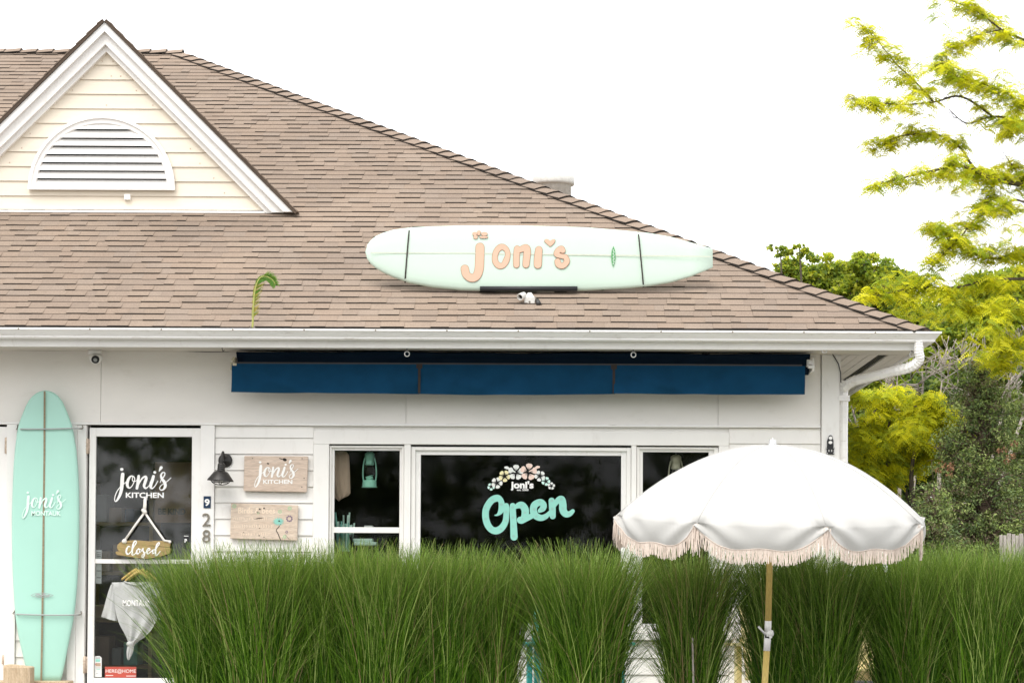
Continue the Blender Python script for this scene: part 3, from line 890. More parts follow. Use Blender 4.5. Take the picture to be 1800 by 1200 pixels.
for k in range(len(zs) - 1):
    z1, z0 = zs[k], zs[k + 1]
    hx = lambda z: max(0.004, (apz - 0.150 * math.sqrt(2)) - z)
    for sg, cut in (((-1, 0),) if False else ((0, 0),)):
        a0, a1 = hx(z0), hx(z1)
        yl, yu = Y_DF - 0.014, Y_DF - 0.003
        bm_ = MB().hexa([(apx - a0, yl, z0), (apx + a0, yl, z0), (apx + a0, Y_DF + 0.003, z0), (apx - a0, Y_DF + 0.003, z0)],
                        [(apx - a1, yu, z1 - 0.002), (apx + a1, yu, z1 - 0.002), (apx + a1, Y_DF + 0.003, z1 - 0.002), (apx - a1, Y_DF + 0.003, z1 - 0.002)])
        bm_.build('siding_board', M['gable'], dormer)
for k in range(1, len(zs) - 1):
    for fx in ((-0.86, 0.86) if k % 2 else (-0.9, 0.1, 0.8)):
        x = apx + fx * ((apz - 0.25) - zs[k]) + random.uniform(-0.05, 0.05)
        if abs(x - apx) < 0.62 and zs[k] < P(185, 199, Y_DF)[1]: continue
        MB().lathe([(0.006, 0), (0.005, 0.002)], (x, Y_DF - 0.0125, zs[k] + 0.03), (0, -1, 0), 7).build('nail_head', M['rust'], dormer)
# half-round louvre
vcx, vcz = P(178, 331, Y_DF - 0.05)
vr = vcx - P(49, 331, Y_DF - 0.05)[0]
vent = MB()
N = 28
def arc(r, y, base=0.0): return [(vcx + r * math.cos(PI * k / N), y, vcz + base + r * math.sin(PI * k / N)) for k in range(N + 1)]
ri = vr - 0.068
vent.loft([arc(vr, Y_DF - 0.02), arc(vr, Y_DF - 0.055), arc(vr - 0.025, Y_DF - 0.060), arc(vr - 0.030, Y_DF - 0.045), arc(ri + 0.006, Y_DF - 0.045), arc(ri, Y_DF - 0.035), arc(ri, Y_DF - 0.02)], False, False)
vent.box(vcx - vr, vcx + vr, Y_DF - 0.058, Y_DF - 0.02, vcz - 0.012, vcz + 0.012)
vo = vent.build('gable_vent', M['trim'], shop)
MB().add(arc(ri + 0.01, Y_DF - 0.0205), [tuple(range(N + 1))]).build('vent_back', M['dark'], vo)
vz = [P(185, v, Y_DF - 0.04)[1] for v in (330, 314, 300, 285.7, 271.5, 256.5, 242.5, 227.5, 214)]
for k in range(8):
    z0, z1 = vz[k], vz[k + 1]
    z0 = max(z0, vcz + 0.012)
    e = lambda z: math.sqrt(max(0.0009, ri ** 2 - (z - vcz) ** 2)) + 0.004
    zt_ = z0 + (z1 - z0) * 0.80
    x0, x1 = e(z0), e(zt_)
    MB().hexa([(vcx - x0, Y_DF - 0.052, z0), (vcx + x0, Y_DF - 0.052, z0), (vcx + x1, Y_DF - 0.024, zt_), (vcx - x1, Y_DF - 0.024, zt_)],
              [(vcx - x0, Y_DF - 0.044, z0 + 0.008), (vcx + x0, Y_DF - 0.044, z0 + 0.008), (vcx + x1, Y_DF - 0.021, zt_ + 0.006), (vcx - x1, Y_DF - 0.021, zt_ + 0.006)]).build('slat', M['trim'], vo)
b = MB().pbox(218, 341, 229, 351, Y_DF - 0.04, Y_DF - 0.01)
bevel(b.build('cable_cover', M['white'], dormer), 0.004)

# -- round metal roof vent behind the hip
cx, cz = P(973, 322, 4.2)
rv = thing('roof_vent', (cx, 4.2, cz - 0.6), 'round pale metal exhaust vent cap poking up behind the hip of the roof', 'roof vent')
MB().lathe([(0.165, -0.75), (0.165, -0.02), (0.19, -0.015)], (cx, 4.2, cz), n=28).build('vent_pipe', M['grey_plastic'], rv, True)
MB().lathe([(0.192, -0.02), (0.197, 0.0), (0.197, 0.055), (0.18, 0.068), (0.05, 0.085), (0.001, 0.088)], (cx, 4.2, cz), n=32).build('vent_cap', M['grey_plastic'], rv, True)

# ================================================================== THINGS ON AND AROUND THE SHOP
# ---- retracted awning
YV = -0.27
ax0, ax1, avb, avt = rect(407, 641, 1415, 692, YV)
aw = thing('awning', ((ax0 + ax1) / 2, -0.2, avb), 'long navy blue canvas awning rolled up under the eave with a hanging valance', 'awning')
su = [407, 737, 1079, 1415]
sx = [P(u, 666, YV)[0] for u in su]
for k in range(3):
    m = MB(); n = 60; rows = 14
    rings = []
    for r in range(rows):
        f = r / (rows - 1)
        ring = []
        for q in range(n):
            t = q / (n - 1)
            x = sx[k] + (sx[k + 1] - sx[k]) * t
            cor = math.exp(-((t * 6) ** 2)) + math.exp(-(((1 - t) * 6) ** 2))
            y = YV + 0.014 * math.sin(x * 5.1 + k) * f + 0.006 * math.sin(x * 13 + f * 4) * f * (0.4 + f) + 0.014 * cor * math.sin(f * 5 + t * 9) * f
            y += -0.022 * math.exp(-(((t * 1.9 - f * 0.9 + 0.1) * 7) ** 2)) * f + 0.018 * math.exp(-(((t * 1.3 + f * 0.5 - 0.9) * 9) ** 2)) * f
            z = avt + (avb - avt) * f + (0.005 * math.sin(x * 2.3) - 0.005 * (1 - (2 * t - 1) ** 2) + (0.010 * t if k == 2 else 0)) * f
            ring.append((x, y, z))
        rings.append(ring)
    m.loft(rings, False, False)
    m.loft([[(x, y + 0.004, z) for x, y, z in r] for r in rings], False, False)
    m.build('valance', M['navy'], aw, True)
m = MB()
for x in sx[1:3]:
    m.box(x - 0.009, x + 0.009, YV - 0.0045, YV - 0.0015, avb + 0.002, avt)
    m.box(x - 0.022, x + 0.022, YV - 0.006, YV - 0.003, avt - 0.03, avt + 0.004)
m.build('valance_seam', M['strap'], aw)
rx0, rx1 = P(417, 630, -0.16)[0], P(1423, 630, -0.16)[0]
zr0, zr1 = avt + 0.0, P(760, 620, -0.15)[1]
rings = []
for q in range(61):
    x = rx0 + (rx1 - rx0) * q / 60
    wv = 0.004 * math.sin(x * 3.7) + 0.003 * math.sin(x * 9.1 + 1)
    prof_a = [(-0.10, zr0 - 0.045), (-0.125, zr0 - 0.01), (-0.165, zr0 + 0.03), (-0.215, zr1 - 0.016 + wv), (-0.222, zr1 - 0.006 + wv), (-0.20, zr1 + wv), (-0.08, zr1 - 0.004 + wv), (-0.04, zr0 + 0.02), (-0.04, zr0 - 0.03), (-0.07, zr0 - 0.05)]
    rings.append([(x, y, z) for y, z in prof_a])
MB().loft(rings).build('fabric_roll', M['navy_shaded'], aw, True)
MB().box(ax0 + 0.02, ax1 - 0.02, YV + 0.006, YV + 0.03, avt - 0.012, avt + 0.012).build('front_bar', M['black_metal'], aw)
for u in (509, 598, 1241, 1331):
    x0, x1 = P(u - 6, 615, -0.16)[0], P(u + 6, 615, -0.16)[0]
    b = MB().box(x0, x1, -0.17, -0.03, zr1 - 0.012, Z_SOFF - 0.001).build('bracket', M['black_metal'], aw); bevel(b, 0.004)
for sg, u0, u1 in ((-1, 404, 416), (1, 1416, 1432)):
    xa, xb = P(u0, 632, YV)[0], P(u1, 632, YV)[0]
    zc = avt
    m = MB()
    m.box(min(xa, xb) + 0.02, max(xa, xb), YV - 0.002, YV + 0.03, zc - 0.016, zc + 0.004)
    if sg < 0:
        m.box(xa, xa + 0.018, -0.25, -0.02, zc - 0.045, zc + 0.012); m.box(xa + 0.014, xa + 0.03, -0.22, -0.10, zc + 0.0, zc + 0.055)
        m.lathe([(0.012, 0), (0.012, 0.02)], (xa + 0.02, -0.235, zc + 0.03), (0, -1, 0), 10)
    else:
        m.box(xb - 0.018, xb, -0.25, -0.02, zc - 0.035, zc + 0.06); m.box(xb - 0.05, xb - 0.012, -0.21, -0.10, zc + 0.005, zc + 0.055)
        m.lathe([(0.016, 0), (0.016, 0.02)], (xb - 0.03, -0.235, zc + 0.03), (0, -1, 0), 10)
    bevel(m.build('end_plate', M['cream_enamel'] if sg < 0 else M['white_plastic'], aw), 0.003)

# ---- rings and hooks screwed under the fascia
def ring_hook(u, v, label):
    c = P3(u, v, -0.535)
    t = thing('eye_hook', (c.x, c.y, Z_FASC_B), label, 'hook', 'eye hooks under the eave')
    m = MB(); m.tube([(c.x + 0.018 * math.cos(a), c.y, c.z + 0.018 * math.sin(a)) for a in np.linspace(0, 2 * PI, 18)], 0.004, 6)
    m.build('ring', M['steel'], t, True)
    MB().tube([(c.x, c.y, c.z + 0.018), (c.x, c.y, Z_FASC_B + 0.005)], 0.005, 6).build('shank', M['black_metal'], t)
ring_hook(715.5, 622, 'steel ring hanging above the left part of the awning')
ring_hook(1113.5, 623.5, 'steel ring hanging above the right part of the awning')
ring_hook(1449, 616, 'dark ring under the eave just left of the wall corner')
ring_hook(1603, 623, 'dark ring under the roof corner beside the gutter elbow')
c = P3(391, 612, -0.535)
MBh = MB(); MBh.tube(catmull([(c.x, c.y, Z_FASC_B + 0.004), (c.x - 0.003, c.y, c.z), (c.x + 0.004, c.y, c.z - 0.022), (c.x + 0.014, c.y, c.z - 0.012)], 5), 0.0028, 6)
tag(MBh.build('cup_hook', M['black_metal'], None, True), 'small black open hook under the eave left of the blue awning', 'hook')
# ---- cable stapled along the top of the wall
m = MB()
pts = []
for k in range(61):
    u = -40 + 1500 * k / 60
    v = 613.5 + 3 * (k / 60) + 2.5 * math.sin(u * 0.021) * (0.2 + 0.8 * math.sin(u * 0.0047) ** 2) + (2.0 if 560 < u < 1000 else 0)
    pts.append(P3(u, v + 1.2, -0.03 if u < 1430 else -0.04))
pts += [P3(1467, 628, -0.04), P3(1474, 640, -0.04), P3(1477.5, 655, -0.035), P3(1478, 672, -0.03)]
m.tube(pts, 0.0045, 5)
tag(m.build('cable', M['black_metal'], None, True), 'thin dark cable running along the top of the wall under the eave', 'cable')
# ---- dome camera
c = P3(167, 613, -0.10)
sc_ = thing('security_camera', (c.x, c.y, Z_SOFF), 'white dome security camera under the eave above the turquoise surfboard', 'camera')
r = 0.050
MB().lathe([(r, 0.0), (r * 1.02, 0.015), (r * 0.98, 0.03)], (c.x, c.y, Z_SOFF - 0.03), n=20).build('base', M['white_plastic'], sc_, True)
prof_c = [(0.002, -r * 1.0)] + [(r * math.cos(a), r * math.sin(a)) for a in np.linspace(-1.3, 0.3, 9)]
MB().lathe(prof_c, (c.x + 0.006, c.y - 0.005, Z_SOFF - 0.055), n=20).build('dome', M['white_plastic'], sc_, True)
dirv = Vector((0.06, -0.88, -0.42)).normalized()
lc = Vector((c.x + 0.010, c.y - 0.005, Z_SOFF - 0.055)) + dirv * (r - 0.010)
MB().lathe([(0.030, 0), (0.030, 0.012), (0.022, 0.014)], lc, dirv, 18).build('lens_ring', M['black_print'], sc_, True)
MB().lathe([(0.016, 0.0), (0.014, 0.008), (0.002, 0.012)], lc + dirv * 0.0085, dirv, 14).build('lens', M['grey_print'], sc_, True)

# ---- surfboards
def board(stations, thick, mk, Yc, deck=0.85, n=22):
    """stations: (along, lower/left edge, upper/right edge); mk(along, across, depth) -> point"""
    rings = []
    for a, e0, e1, tk in stations:
        mid, h = (e0 + e1) / 2, abs(e1 - e0) / 2
        ring = []
        for k in range(n):
            t = 2 * PI * k / n
            cx_, sx_ = math.cos(t), math.sin(t)
            px_ = math.copysign(abs(cx_) ** 0.62, cx_); py_ = math.copysign(abs(sx_) ** 0.6, sx_)
            ring.append(mk(a, mid + px_ * h, Yc - py_ * thick * tk))
        rings.append(ring)
    return MB().loft(rings, True, True)
# roof sign board: edges measured on the photograph
top_e = [(642, 441), (645, 429), (651, 421), (660, 413.5), (672, 408), (690, 402.5), (720, 398.2), (760, 396.2), (810, 394.8), (880, 394.5), (950, 395.6), (1030, 398), (1096, 403.5), (1140, 408), (1178, 414.5), (1215, 425), (1253, 436)]
bot_e = [(642, 443), (645, 455), (651, 463), (660, 471), (672, 478.5), (690, 487), (720, 498), (760, 505.5), (810, 510.5), (880, 512.5), (950, 512.5), (1030, 511), (1096, 507.5), (1140, 503.5), (1178, 497), (1215, 486), (1253, 470)]
YS = 0.02
sgn = thing('surfboard_sign', (P(950, 512, YS)[0], YS, P(950, 512, YS)[1]), 'pale mint longboard propped on the roof as a sign lettered joni\'s in peach', 'surfboard')
tilt = 0.10
zb_ = P(950, 512, YS)[1]
def mk_roof(a, b, d):
    x, z = P(a, b, YS)
    return (x, d + (z - zb_) * tilt, z)
st_ = []
for k, ((u, v1), (u2, v2)) in enumerate(zip(top_e, bot_e)):
    tk = min(1.0, 0.25 + 0.75 * math.sin(PI * min(1, max(0.0, (k + 0.6) / 17)))) if True else 1
    st_.append((u, v2, v1, tk))
bo = board(st_, 0.036, mk_roof, YS).build('board', M['mint'], sgn, True)
yf = lambda z, dy=0.0: YS - 0.0385 + (z - zb_) * tilt - dy
def tilt_into(mb, dy):
    for i, (x, y, z) in enumerate(mb.v):
        mb.v[i] = (x, y + (z - zb_) * tilt - dy, z)
    return mb
RJ = [
    ([(375, 338, 122), (372, 500, 124), (362, 680, 124), (318, 785, 116), (240, 806, 112), (170, 755, 110), (148, 668, 112)], False),
    ([(705, 335, 84), (770, 372, 72), (795, 450, 66), (770, 545, 84), (725, 615, 76), (662, 622, 84), (608, 560, 80), (604, 460, 76), (640, 375, 80)], True),
    ([(935, 362, 84), (925, 480, 86), (924, 612, 84)], False),
    ([(950, 400, 60), (1000, 372, 84), (1070, 352, 100), (1086, 420, 100), (1076, 520, 96), (1068, 606, 92)], False),
    ([(1262, 378, 96), (1250, 500, 108), (1246, 608, 108)], False),
    ([(1622, 392, 74), (1600, 358, 72), (1550, 395, 78), (1530, 448, 74), (1590, 474, 62), (1660, 492, 72), (1682, 560, 76), (1625, 624, 76), (1562, 606, 86), (1544, 556, 82)], False)]
def joni_roof(mb, grow, y):
    tf = zoom_tf(8.571, 800, 395, YS)
    for k, (s, cl) in enumerate(RJ):
        stroke(mb, s, tf, y - 0.0005 * k, cl, grow, 10)
    heart = [(1430, 330), (1385, 290), (1350, 256), (1352, 230), (1375, 218), (1405, 222), (1430, 244), (1462, 222), (1490, 220), (1506, 236), (1495, 272), (1462, 308)]
    cx_ = sum(a for a, _ in heart) / 12; cy_ = sum(b for _, b in heart) / 12
    g2 = grow / 90
    mb.add([(tf(cx_ + (a - cx_) * (1 + g2), cy_ + (b - cy_) * (1 + g2))[0], y, tf(cx_ + (a - cx_) * (1 + g2), cy_ + (b - cy_) * (1 + g2))[1]) for a, b in heart], [tuple(range(12))])
    for k, (a, b, r1, r2) in enumerate([(295, 137, 34, 28), (358, 112, 28, 26), (308, 186, 32, 28), (440, 138, 48, 28), (430, 187, 66, 17), (356, 141, 22, 20)]):
        blob(mb, a, b, r1 + grow * 0.45, r2 + grow * 0.45, tf, y - 0.0004 * k - (0.0025 if grow == 0 else 0))
m = MB(); joni_roof(m, 7, YS - 0.0362); tilt_into(m, 0.0010); m.build('letter_outline', M['peach_line'], sgn)
m = MB(); joni_roof(m, 0, YS - 0.0362); tilt_into(m, 0.0030); m.build('lettering', M['peach'], sgn)
m = MB(); q = [P(u, v, YS) for u, v in ((652, 444.0), (830, 444.6), (1040, 447.5), (1250, 450.5), (1250, 452), (1040, 449.5), (830, 446.4), (652, 445.4))]
m.add([(x, YS - 0.0362, z) for x, z in q], [tuple(range(8))]); tilt_into(m, 0.0012); m.build('stringer', M['pale_stringer'], sgn)
for (ua, va, ub, vb) in ((719.5, 397, 712, 497), (1122, 406, 1131, 505)):
    m = MB()
    rings = []
    for t in np.linspace(0, 1, 13):
        u, v = ua + (ub - ua) * t, va + (vb - va) * t
        bulge = 0.0405 * (1 - abs(2 * t - 1) ** 6)
        p0, p1 = P(u - 1.2, v, YS), P(u + 1.2, v, YS)
        y = YS - bulge + (p0[1] - zb_) * tilt - 0.002
        rings.append([(p0[0], y, p0[1]), (p1[0], y, p1[1]), (p1[0], y + 0.003, p1[1]), (p0[0], y + 0.003, p0[1])])
    m.loft(rings).build('strap', M['strap'], sgn)
tf = zoom_tf(2.727, 620, 370, YS)
m = MB(); m.add([(tf(a, b)[0], YS - 0.0362, tf(a, b)[1]) for a, b in ((1250, 170), (1257, 190), (1260, 222), (1256, 250), (1248, 275), (1241, 250), (1238, 222), (1242, 190))], [tuple(range(8))]); tilt_into(m, 0.0015); m.build('logo', M['green_logo'], sgn)
m = MB()
for k in range(9):
    blob(m, 1249 + 3 * (k % 2), 192 + k * 8, 3, 3, tf, YS - 0.0362)
tilt_into(m, 0.003); m.build('logo_print', M['mint'], sgn)
pa, pb = P3(844, 508, YS - 0.012), P3(1015, 508, YS - 0.012)
m = MB(); m.tube([pa + Vector((0, -0.02, 0.0)), pb + Vector((0, -0.02, 0.0))], 0.016, 10, flat=1.2); m.build('foam_pad', M['black_print'], sgn, True)
m = MB()
for u in (800, 1060):
    p = P3(u, 480, YS); zr = Z_EAVE + (p.y + 0.10 - Y_EAVE) * PITCH
    m.tube([p + Vector((0, 0.02, 0)), (p.x, p.y + 0.16, zr + 0.06)], 0.012, 6)
    m.tube([(p.x, p.y + 0.06, Z_EAVE + (p.y + 0.06 - Y_EAVE) * PITCH - 0.02), p + Vector((0, 0.03, 0))], 0.012, 6)
m.build('support', M['black_metal'], sgn)

# turquoise board standing at the wall
tz = [(686, 79, 81), (688, 70, 90), (691, 63.5, 96.5), (696, 57, 102.5), (704, 50.5, 109), (714, 45, 114), (730, 38.5, 120.5), (745, 33, 126), (760, 30, 129.5), (790, 26.2, 134.5), (820, 23.8, 137.2), (860, 22, 139.3), (900, 20.8, 139.8), (940, 20.8, 139.5), (980, 21.2, 138.3), (1020, 22.8, 136.3), (1060, 25.2, 133.2), (1090, 28, 129), (1115, 32, 124), (1140, 37.5, 119), (1165, 43.5, 114.2), (1185, 49.5, 109.8), (1199, 56, 106)]
YT = -0.10
tb = thing('surfboard', (P(80, 1199, YT)[0], YT, P(80, 1199, YT)[1]), 'turquoise longboard standing upright against the wall between two white doors', 'surfboard')
def mk_t(a, b, d):
    x, z = P(b, a, YT); return (x, d, z)
st2 = [(v, ul, ur, min(1.0, 0.3 + 1.6 * (k / 22)) if k < 11 else min(1.0, 0.45 + 1.2 * ((22 - k) / 22))) for k, (v, ul, ur) in enumerate(tz)]
board(st2, 0.034, mk_t, YT).build('board', M['turquoise'], tb, True)
YL = YT - 0.0365
m = MB()
cl = [(688, 80.3), (800, 79.8), (950, 78), (1100, 76), (1197, 74.3)]
q = [P(u - 1.7, v, YT) for v, u in cl] + [P(u + 1.7, v, YT) for v, u in cl[::-1]]
m.add([(x, YL + 0.0005, z) for x, z in q], [tuple(range(len(q)))]); m.build('stringer', M['stringer'], tb)
# the same lettering, faded, on the board
s_ = 308 / 4.0 / (1660 - 150); 
def tf_board(a, b): return P(40.0 + (a - 150) * s_, 865.5 + (b - 215) * s_ * 1.03, YT)
m = MB(); logo_into(m, tf_board, YL - 0.001); text_px(m, 'MONTAUK', 55, 897.5, 107, 906, YL - 0.003, 0.03)
m.build('lettering', M['faded_vinyl'], tb)
tf = zoom_tf(4.444, 0, 930, YT)
m = MB()
for pts, w_ in (([(250, 514, 3), (285, 500, 4), (338, 496, 4), (390, 503, 4), (425, 514, 3)], 0), ([(250, 514, 3), (285, 524, 4), (338, 528, 4), (390, 524, 4), (425, 514, 3)], 0), ([(285, 512, 8), (310, 506, 9), (330, 518, 9), (352, 507, 9), (372, 517, 9), (395, 511, 7)], 0), ([(295, 520, 5), (340, 512, 6), (385, 519, 5)], 0)):
    stroke(m, pts, tf, YL - 0.0012)
m.build('logo', M['grey_print'], tb)
def bungee(u0, v0, u1, v1, label):
    a, b = P3(u0, v0, YL - 0.006), P3(u1, v1, YL - 0.006)
    t = thing('bungee_cord', ((a.x + b.x) / 2, a.y, (a.z + b.z) / 2), label, 'cord', 'bungee cords across the turquoise surfboard')
    m = MB(); path = [Vector((a.x - 0.012, -0.03, a.z)), Vector((a.x, -0.085, a.z))] + [a.lerp(b, k / 12) + Vector((0, 0.012 - 0.012 * math.sin(PI * k / 12) ** 0.5, -0.004 * math.sin(PI * k / 12))) for k in range(1, 12)] + [Vector((b.x, -0.085, b.z)), Vector((b.x + 0.012, -0.03, b.z))]
    m.tube(path, 0.0055, 6); m.build('cord', M['grey_print'], t, True)
    for p, s in ((a, -1), (b, 1)):
        m = MB(); m.tube(catmull([(p.x + s * 0.004, -0.085, p.z), (p.x + s * 0.02, -0.06, p.z + 0.004), (p.x + s * 0.018, -0.035, p.z + 0.012), (p.x + s * 0.012, -0.03, p.z + 0.026)], 4), 0.004, 6)
        m.build('hook', M['bronze'], t, True)
bungee(29, 753.5, 136.5, 752, 'upper of the two thin grey cords tied across the turquoise surfboard')
bungee(23, 1078.5, 134, 1080, 'lower of the two thin grey cords tied across the turquoise surfboard')
# weathered timber bench end at the foot of the board
bn = thing('timber_bench', (P(40, 1199, -0.3)[0], -0.3, 0), 'weathered bleached timber post and beam at the foot of the turquoise surfboard', 'bench')
x0, x1 = P(3, 1190, -0.42)[0], P(54, 1190, -0.42)[0]
zt = P(30, 1168, -0.42)[1]
m = MB(); rings = []
for k, z in enumerate((0.0, zt * 0.5, zt - 0.02, zt - 0.004, zt)):
    ins = (0, 0.002, 0.0, 0.006, 0.02)[k]
    ring = []
    for q in range(20):
        t = 2 * PI * q / 20
        cx_, cy_ = math.cos(t), math.sin(t)
        ex, ey = math.copysign(abs(cx_) ** 0.45, cx_), math.copysign(abs(cy_) ** 0.45, cy_)
        wv = 1 + 0.03 * math.sin(q * 2.1 + k)
        ring.append(((x0 + x1) / 2 + ex * ((x1 - x0) / 2 - ins) * wv, -0.33 + ey * (0.09 - ins) * wv, z - (0.012 * (ex > 0) if k > 2 else 0)))
    rings.append(ring)
m.loft(rings).build('post', M['log'], bn)
bx1 = P(121, 1199, -0.22)[0]; bz = P(90, 1196.5, -0.22)[1]
b = MB().box(x0 - 0.7, bx1, -0.235, -0.045, bz - 0.12, bz).build('beam', M['log'], bn); bevel(b, 0.008)
b = MB().box(bx1 - 0.14, bx1 - 0.02, -0.22, -0.06, 0.0, bz - 0.12).build('foot', M['log'], bn)
b = MB().box(x0 - 0.66, x0 - 0.5, -0.22, -0.06, 0.0, bz - 0.12).build('foot', M['log'], bn)

# ---- barn lamp
lp = P3(396, 809, -0.02)
lamp = thing('wall_lamp', tuple(lp), 'small black gooseneck barn lamp on the white wall right of the shop door', 'lamp')
MB().lathe([(0.053, 0), (0.053, 0.006), (0.046, 0.012), (0.044, 0.014), (0.022, 0.016), (0.02, 0.026), (0.002, 0.028)], (lp.x, -0.015, lp.z), (0, -1, 0), 24).build('backplate', M['black_metal'], lamp, True)
sk = P3(389, 824, -0.15); sh_t = P3(387, 829.5, -0.15)
MB().tube(catmull([(lp.x, -0.03, lp.z - 0.005), (lp.x - 0.004, -0.06, lp.z + 0.035), tuple(P3(392, 794, -0.11)), tuple(P3(390.5, 800, -0.145)), tuple(P3(389.5, 815, -0.15))], 6), 0.0085, 8).build('arm', M['black_metal'], lamp, True)
axd = (P3(387, 858, -0.15) - P3(390, 814, -0.15)).normalized()
o = P3(389.5, 813, -0.15)
mpx = 1 / 235.0
MB().lathe([(0.016, 0), (0.024, 0.006), (0.028, 0.012), (0.030, 0.018), (0.027, 0.022), (0.030, 0.026), (0.030, 0.032), (0.027, 0.036), (0.030, 0.040), (0.030, 0.047), (0.027, 0.050), (0.030, 0.054), (0.031, 0.064)], o, axd, 20).build('socket', M['black_metal'], lamp, True)
MB().lathe([(0.032, 0.062), (0.050, 0.068), (0.058, 0.076), (0.098, 0.130), (0.100, 0.136), (0.096, 0.136), (0.055, 0.080), (0.034, 0.070)], o, axd, 28, caps=False).build('lamp_shade', M['black_metal'], lamp, True)
m = MB()
s1 = axd.cross(Vector((0, 1, 0))).normalized(); s2 = axd.cross(s1)
for a in (0, PI / 2):
    dd = s1 * math.cos(a) + s2 * math.sin(a)
    m.tube([o + axd * (0.128 + 0.038 * math.sin(t)) + dd * 0.072 * math.cos(t) for t in np.linspace(0, PI, 13)], 0.0035, 6)
m.tube([o + axd * 0.145 + (s1 * math.cos(t) + s2 * math.sin(t)) * 0.066 for t in np.linspace(0, 2 * PI, 20)], 0.003, 6)
m.build('cage', M['black_metal'], lamp, True)
MB().lathe([(0.012, 0.07), (0.024, 0.10), (0.026, 0.125), (0.016, 0.145), (0.002, 0.15)], o, axd, 14).build('bulb', M['paper'], lamp, True)

# ---- wooden signs
def plank_sign(name, poly, Yf, mat, label, depth=0.03):
    pts = [P(u, v, Yf) for u, v in poly]
    cx_ = sum(p[0] for p in pts) / len(pts); z0 = min(p[1] for p in pts)
    t = thing(name, (cx_, Yf, z0), label, 'sign')
    b = MB().prism(pts, Yf, Yf + depth).build('board', mat, t); bevel(b, 0.004)
    return t
s1g = plank_sign('shop_sign', [(429.5, 800.8), (541.5, 801.5), (539, 864.5), (428, 862.5)], -0.052, M['wood_sign'], 'pale wooden sign lettered joni\'s KITCHEN in white, beside the barn lamp')
k_ = (1058 - 635) / 5.453 / (1660 - 150)
m = MB(); logo_into(m, lambda a, b: P(446.5 + (a - 150) * k_, 808.5 + (b - 150) * k_, -0.053), -0.0535)
text_px(m, 'KITCHEN', 462.5, 842.5, 514, 850, -0.0535, 0.03); m.build('lettering', M['white_vinyl'], s1g)
m = MB()
for (u, v, ru, rv_) in ((500.5, 807.5, 3.8, 2.6), (494, 806, 4, 0.9), (471, 814.3, 2.2, 1.4)):
    x, z = P(u, v, -0.053); m.disc(x, z, ru / 236, rv_ / 236, -0.0526, 14, -0.3)
m.build('knot', M['strap'], s1g)
m = MB()
for (u, v) in ((444, 805), (531, 805.5), (534.5, 840), (530.5, 855.5)):
    x, z = P(u, v, -0.053); m.lathe([(0.005, 0), (0.003, 0.003)], (x, -0.052, z), (0, -1, 0), 8)
m.build('screw', M['bronze'], s1g)
s2g = plank_sign('painted_sign', [(406, 883.5), (524, 887.5), (522, 949.5), (404.5, 946)], -0.05, M['wood_pink'], 'bleached wooden sign painted with flowers and faded lettering, below the joni\'s sign')
tf = zoom_tf(13.846, 400, 880, -0.05)
YP = -0.0508
m = MB()
text_px(m, 'Birds & bees', 418.5, 891.5, 483.5, 902, YP, 0.02)
m.build('lettering', M['paper'] if False else paint('faded_peach_paint', (0.80, 0.66, 0.52), 0.7, 0.05, 40), s2g)
m = MB()
for row, (u0, u1, v, h) in enumerate(((409, 470, 911, 5), (411, 478, 924, 6), (424, 468, 938, 5))):           # lettering too faded to read: worn brush marks
    u = u0; wp = MB()
    while u < u1:
        x, z = P(u, v, -0.05)
        stroke(wp, [(u, v - h / 2 + random.uniform(0, 2), 0.8), (u + 1.2, v, 1.0), (u + 0.4, v + h / 2, 0.8)], lambda a, b: P(a, b, -0.05), YP - 0.0004, False, 0, 4, False)
        u += random.uniform(3.2, 5.5)
    wp.build('worn_paint', bpy.data.materials['faded_peach_paint'], s2g)
def daisy(mb, a, b, r, n, wr, tf, y, mi=0):
    for k in range(n):
        t = 2 * PI * k / n + 0.2
        blob(mb, a + r * 0.62 * math.cos(t), b + r * 0.62 * math.sin(t), r * wr, r * wr, tf, y, 8, mi)
m = MB(); daisy(m, 1505, 430, 100, 9, 0.22, tf, YP); daisy(m, 1440, 755, 40, 6, 0.3, tf, YP); m.build('purple_flower', paint('faded_purple_paint', (0.22, 0.16, 0.22), 0.7, 0.1, 40), s2g)
m = MB()
for k in range(14):
    t = 2 * PI * k / 14; 
    stroke(m, [(1240, 500, 10), (1240 + 75 * math.cos(t), 500 + 55 * math.sin(t), 30), (1240 + 135 * math.cos(t), 500 + 100 * math.sin(t), 10)], tf, YP - 0.0002 * k, False, 0, 3)
m.build('aqua_flower', M['aqua_vinyl'], s2g)
m = MB(); stroke(m, [(1290, 560, 16), (1240, 640, 16), (1185, 710, 18), (1230, 800, 20), (1290, 950, 22)], tf, YP)
for a, b, r in ((785, 195, 22), (890, 178, 22), (1258, 485, 22), (770, 840, 16), (888, 880, 15), (395, 765, 12), (780, 660, 14)): blob(m, a, b, r, r * 0.7, tf, YP - 0.004)
stroke(m, [(655, 438, 8), (760, 422, 22), (870, 408, 8)], tf, YP - 0.001); stroke(m, [(1400, 810, 6), (1510, 945, 7)], tf, YP); m.build('stem', M['strap'], s2g)
m = MB(); daisy(m, 165, 125, 60, 8, 0.24, tf, YP); daisy(m, 1275, 260, 55, 7, 0.26, tf, YP); daisy(m, 1515, 180, 55, 7, 0.28, tf, YP); daisy(m, 745, 285, 40, 6, 0.3, tf, YP); daisy(m, 1390, 870, 50, 7, 0.28, tf, YP)
m.build('pale_flower', paint('faded_green_paint', (0.38, 0.58, 0.34), 0.7, 0.1, 40), s2g)

